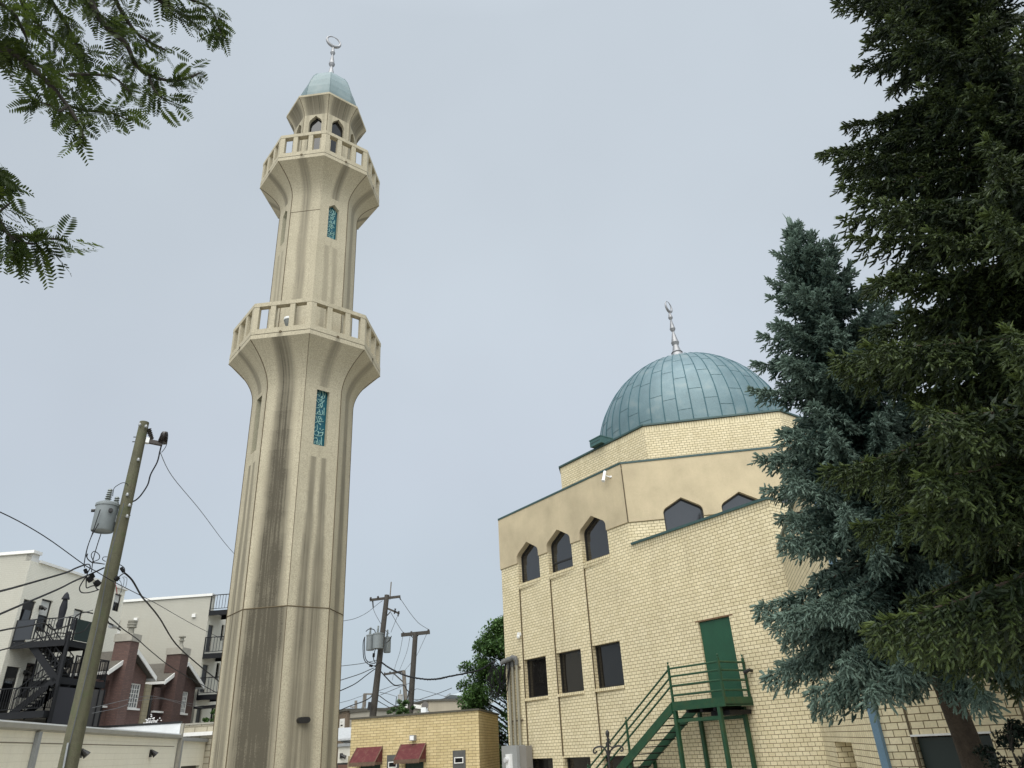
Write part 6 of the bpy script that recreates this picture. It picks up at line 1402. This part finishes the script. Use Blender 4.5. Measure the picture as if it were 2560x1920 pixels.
pl_ = PT(*CD(290, 1465), 49); broadleaf(pl_ * [1, 1, 0], pl_[2] + .45, .75, 'green potted shrub under the steel balconies left of the minaret', 25, 22, 110, .12, pl_[2] - .5, MAPL, 'shrub', 'shrub', .04)
cd_ = PT(2535, 1885, 9.6); broadleaf(cd_ * [1, 1, 0], cd_[2] + .32, .62, 'dark little shrub at the lower right corner by the near wing door', 27, 40, 150, .05, .5, leafmat('dark_shrub_leaf', (.008, .016, .012), (.02, .036, .024), .1), 'shrub', 'shrub', .04)
# ---- honey locust reaching in from the left, overhead
lo = empty('honey_locust_tree', (-5.6, .4, 0), 'honey locust with feathery leaves hanging in from the upper left', 'tree')
def L7(x, y, D): return PT(x / 2.305, y / 2.305, D)
lt = MB(); lt.tube([(-5.6, .4, 0), (-5.5, .5, 2.5), (-5.2, .8, 4.6), (-4.9, 1.2, 7.0)], [.24, .2, .16, .09], 12)
SK = [ # skeleton twigs: photo trace on the crop, distance at start and end, thickness
 ([(-420, 120), (-150, 230), (60, 300), (170, 380), (290, 490), (390, 610), (450, 710), (480, 790)], 2.35, 2.3, .016),
 ([(-420, 60), (-200, 200), (0, 265), (150, 340), (250, 390), (330, 420), (420, 470)], 2.3, 2.5, .013),
 ([(420, -400), (480, -120), (560, 80), (640, 180), (730, 260), (780, 370), (860, 430), (980, 465), (1080, 450), (1150, 420)], 2.5, 2.4, .015),
 ([(560, -300), (640, -60), (720, 100), (800, 200), (900, 260), (960, 290)], 2.6, 2.6, .012),
 ([(700, -300), (800, -80), (900, -10), (1010, 60), (1080, 100), (1130, 150)], 2.5, 2.5, .011),
 ([(820, -280), (950, -60), (1080, -10), (1200, 40), (1250, 120), (1270, 200)], 2.5, 2.4, .010),
 ([(200, -300), (260, -60), (330, 60), (400, 170), (450, 280), (520, 330)], 2.4, 2.6, .012),
 ([(60, -300), (110, -60), (150, 60), (240, 160), (330, 240)], 2.3, 2.5, .012),
 ([(-300, -120), (-80, -20), (60, 60), (120, 150), (160, 240)], 2.2, 2.3, .012),
 ([(300, -300), (400, -60), (520, 40), (620, 120), (700, 190)], 2.55, 2.5, .011),
 ([(390, 610), (340, 640), (290, 610), (230, 590), (170, 600)], 2.3, 2.3, .006),
 ([(390, 610), (520, 640), (640, 650), (740, 690)], 2.35, 2.3, .006),
 ([(400, 430), (560, 430), (660, 450), (720, 500), (760, 540)], 2.4, 2.35, .007),
 ([(860, 430), (880, 500), (930, 560), (1000, 590)], 2.4, 2.4, .006),
 ([(-340, 980), (-160, 1110), (-40, 1210), (10, 1300), (70, 1365), (150, 1400), (215, 1405)], 2.1, 2.1, .011),
 ([(70, 1365), (180, 1360), (280, 1375), (350, 1380), (390, 1400)], 2.1, 2.1, .006),
 ([(-200, 900), (-80, 980), (10, 1010), (60, 1060)], 2.0, 2.1, .008),
 ([(-20, 1240), (20, 1200), (60, 1170)], 2.1, 2.1, .004),
 ([(70, 1365), (50, 1430), (65, 1490)], 2.1, 2.1, .005)]
rl = np.random.default_rng(31); leaves = []
limb = [(-5.2, .8, 4.6), (-5.0, 1.1, 6.2), (-4.85, 1.2, 6.9)]
for L, d0, d1, r in SK:
    n = len(L); pts = [L7(x, y, d0 + (d1 - d0) * i / (n - 1)) for i, (x, y) in enumerate(L)]
    sp_ = smooth_pts(pts, 6); lt.tube(sp_, list(np.linspace(r, max(r * .25, .0022), len(sp_))), 6)
    if r > .0105 or (L[0][0] < -150): # tie the branch back to the trunk
        b0 = np.array(limb[0]) + (np.array(limb[2]) - np.array(limb[0])) * np.clip((pts[0][2] - 4.4) / 2.0, .05, .95); lt.tube(smooth_pts([b0, (b0 + pts[0]) / 2 + np.array([0, 0, .15]), pts[0]], 5), list(np.linspace(r * 2.2, r, 11)), 6)
    acc = 0; last = sp_[0]
    for i in range(1, len(sp_)):
        acc += np.linalg.norm(sp_[i] - sp_[i - 1])
        if acc > .018:
            acc = 0; t = sp_[i] - sp_[i - 1]; t /= np.linalg.norm(t)
            for s_ in (-1, 1):
                for rep in range(2):
                    if rl.random() < .22: continue
                    o_ = np.cross(t, rl.normal(0, 1, 3)); o_ /= np.linalg.norm(o_); leaves.append((sp_[i] + rl.normal(0, .012, 3), t * rl.uniform(.3, .9) + o_ * s_ * rl.uniform(.6, 1.1) + np.array([0, 0, -rl.uniform(.1, .6)]), rl.uniform(.05, .105)))
lt.build('branches', BARKL, lo, smooth=50)
V, F, tn = [], [], []; nv = 0
for c, d, ln in leaves:
    d = d / np.linalg.norm(d); o_ = np.cross(d, np.array([0, 0, 1.0]) + rl.normal(0, .45, 3)); o_ /= np.linalg.norm(o_); nrm = np.cross(o_, d); npair = int(rl.integers(8, 13)); ti = np.clip(rl.normal(.35, .22), 0, 1); curl = rl.uniform(-.25, .5)
    for k in range(npair + 1):
        u = (k + .8) / (npair + 1); cc = c + d * ln * u - np.array([0, 0, 1]) * ln * curl * u * u * .6
        for s_ in (-1, 1):
            if rl.random() < .05: continue
            ll = ln * .235 * (.6 + .8 * sin(pi * min(u * .85 + .1, 1))) ; wd = ll * .25
            dr_ = d * .42 + o_ * s_ * .9 - nrm * rl.uniform(-.15, .25); dr_ /= np.linalg.norm(dr_); sd_ = np.cross(dr_, nrm); sd_ /= np.linalg.norm(sd_)
            V += [cc, cc + dr_ * ll * .35 + sd_ * wd * .5, cc + dr_ * ll * .75 + sd_ * wd * .42, cc + dr_ * ll, cc + dr_ * ll * .75 - sd_ * wd * .42, cc + dr_ * ll * .35 - sd_ * wd * .5]
            F.append([nv, nv + 1, nv + 2, nv + 3, nv + 4, nv + 5]); nv += 6; tn.append(np.clip(ti + rl.normal(0, .08), 0, 1))
print('locust leaves', len(leaves), 'leaflets', len(F))
mesh_np('leaves', np.array(V), np.array(F), LOCL, lo, np.array(tn), 6)
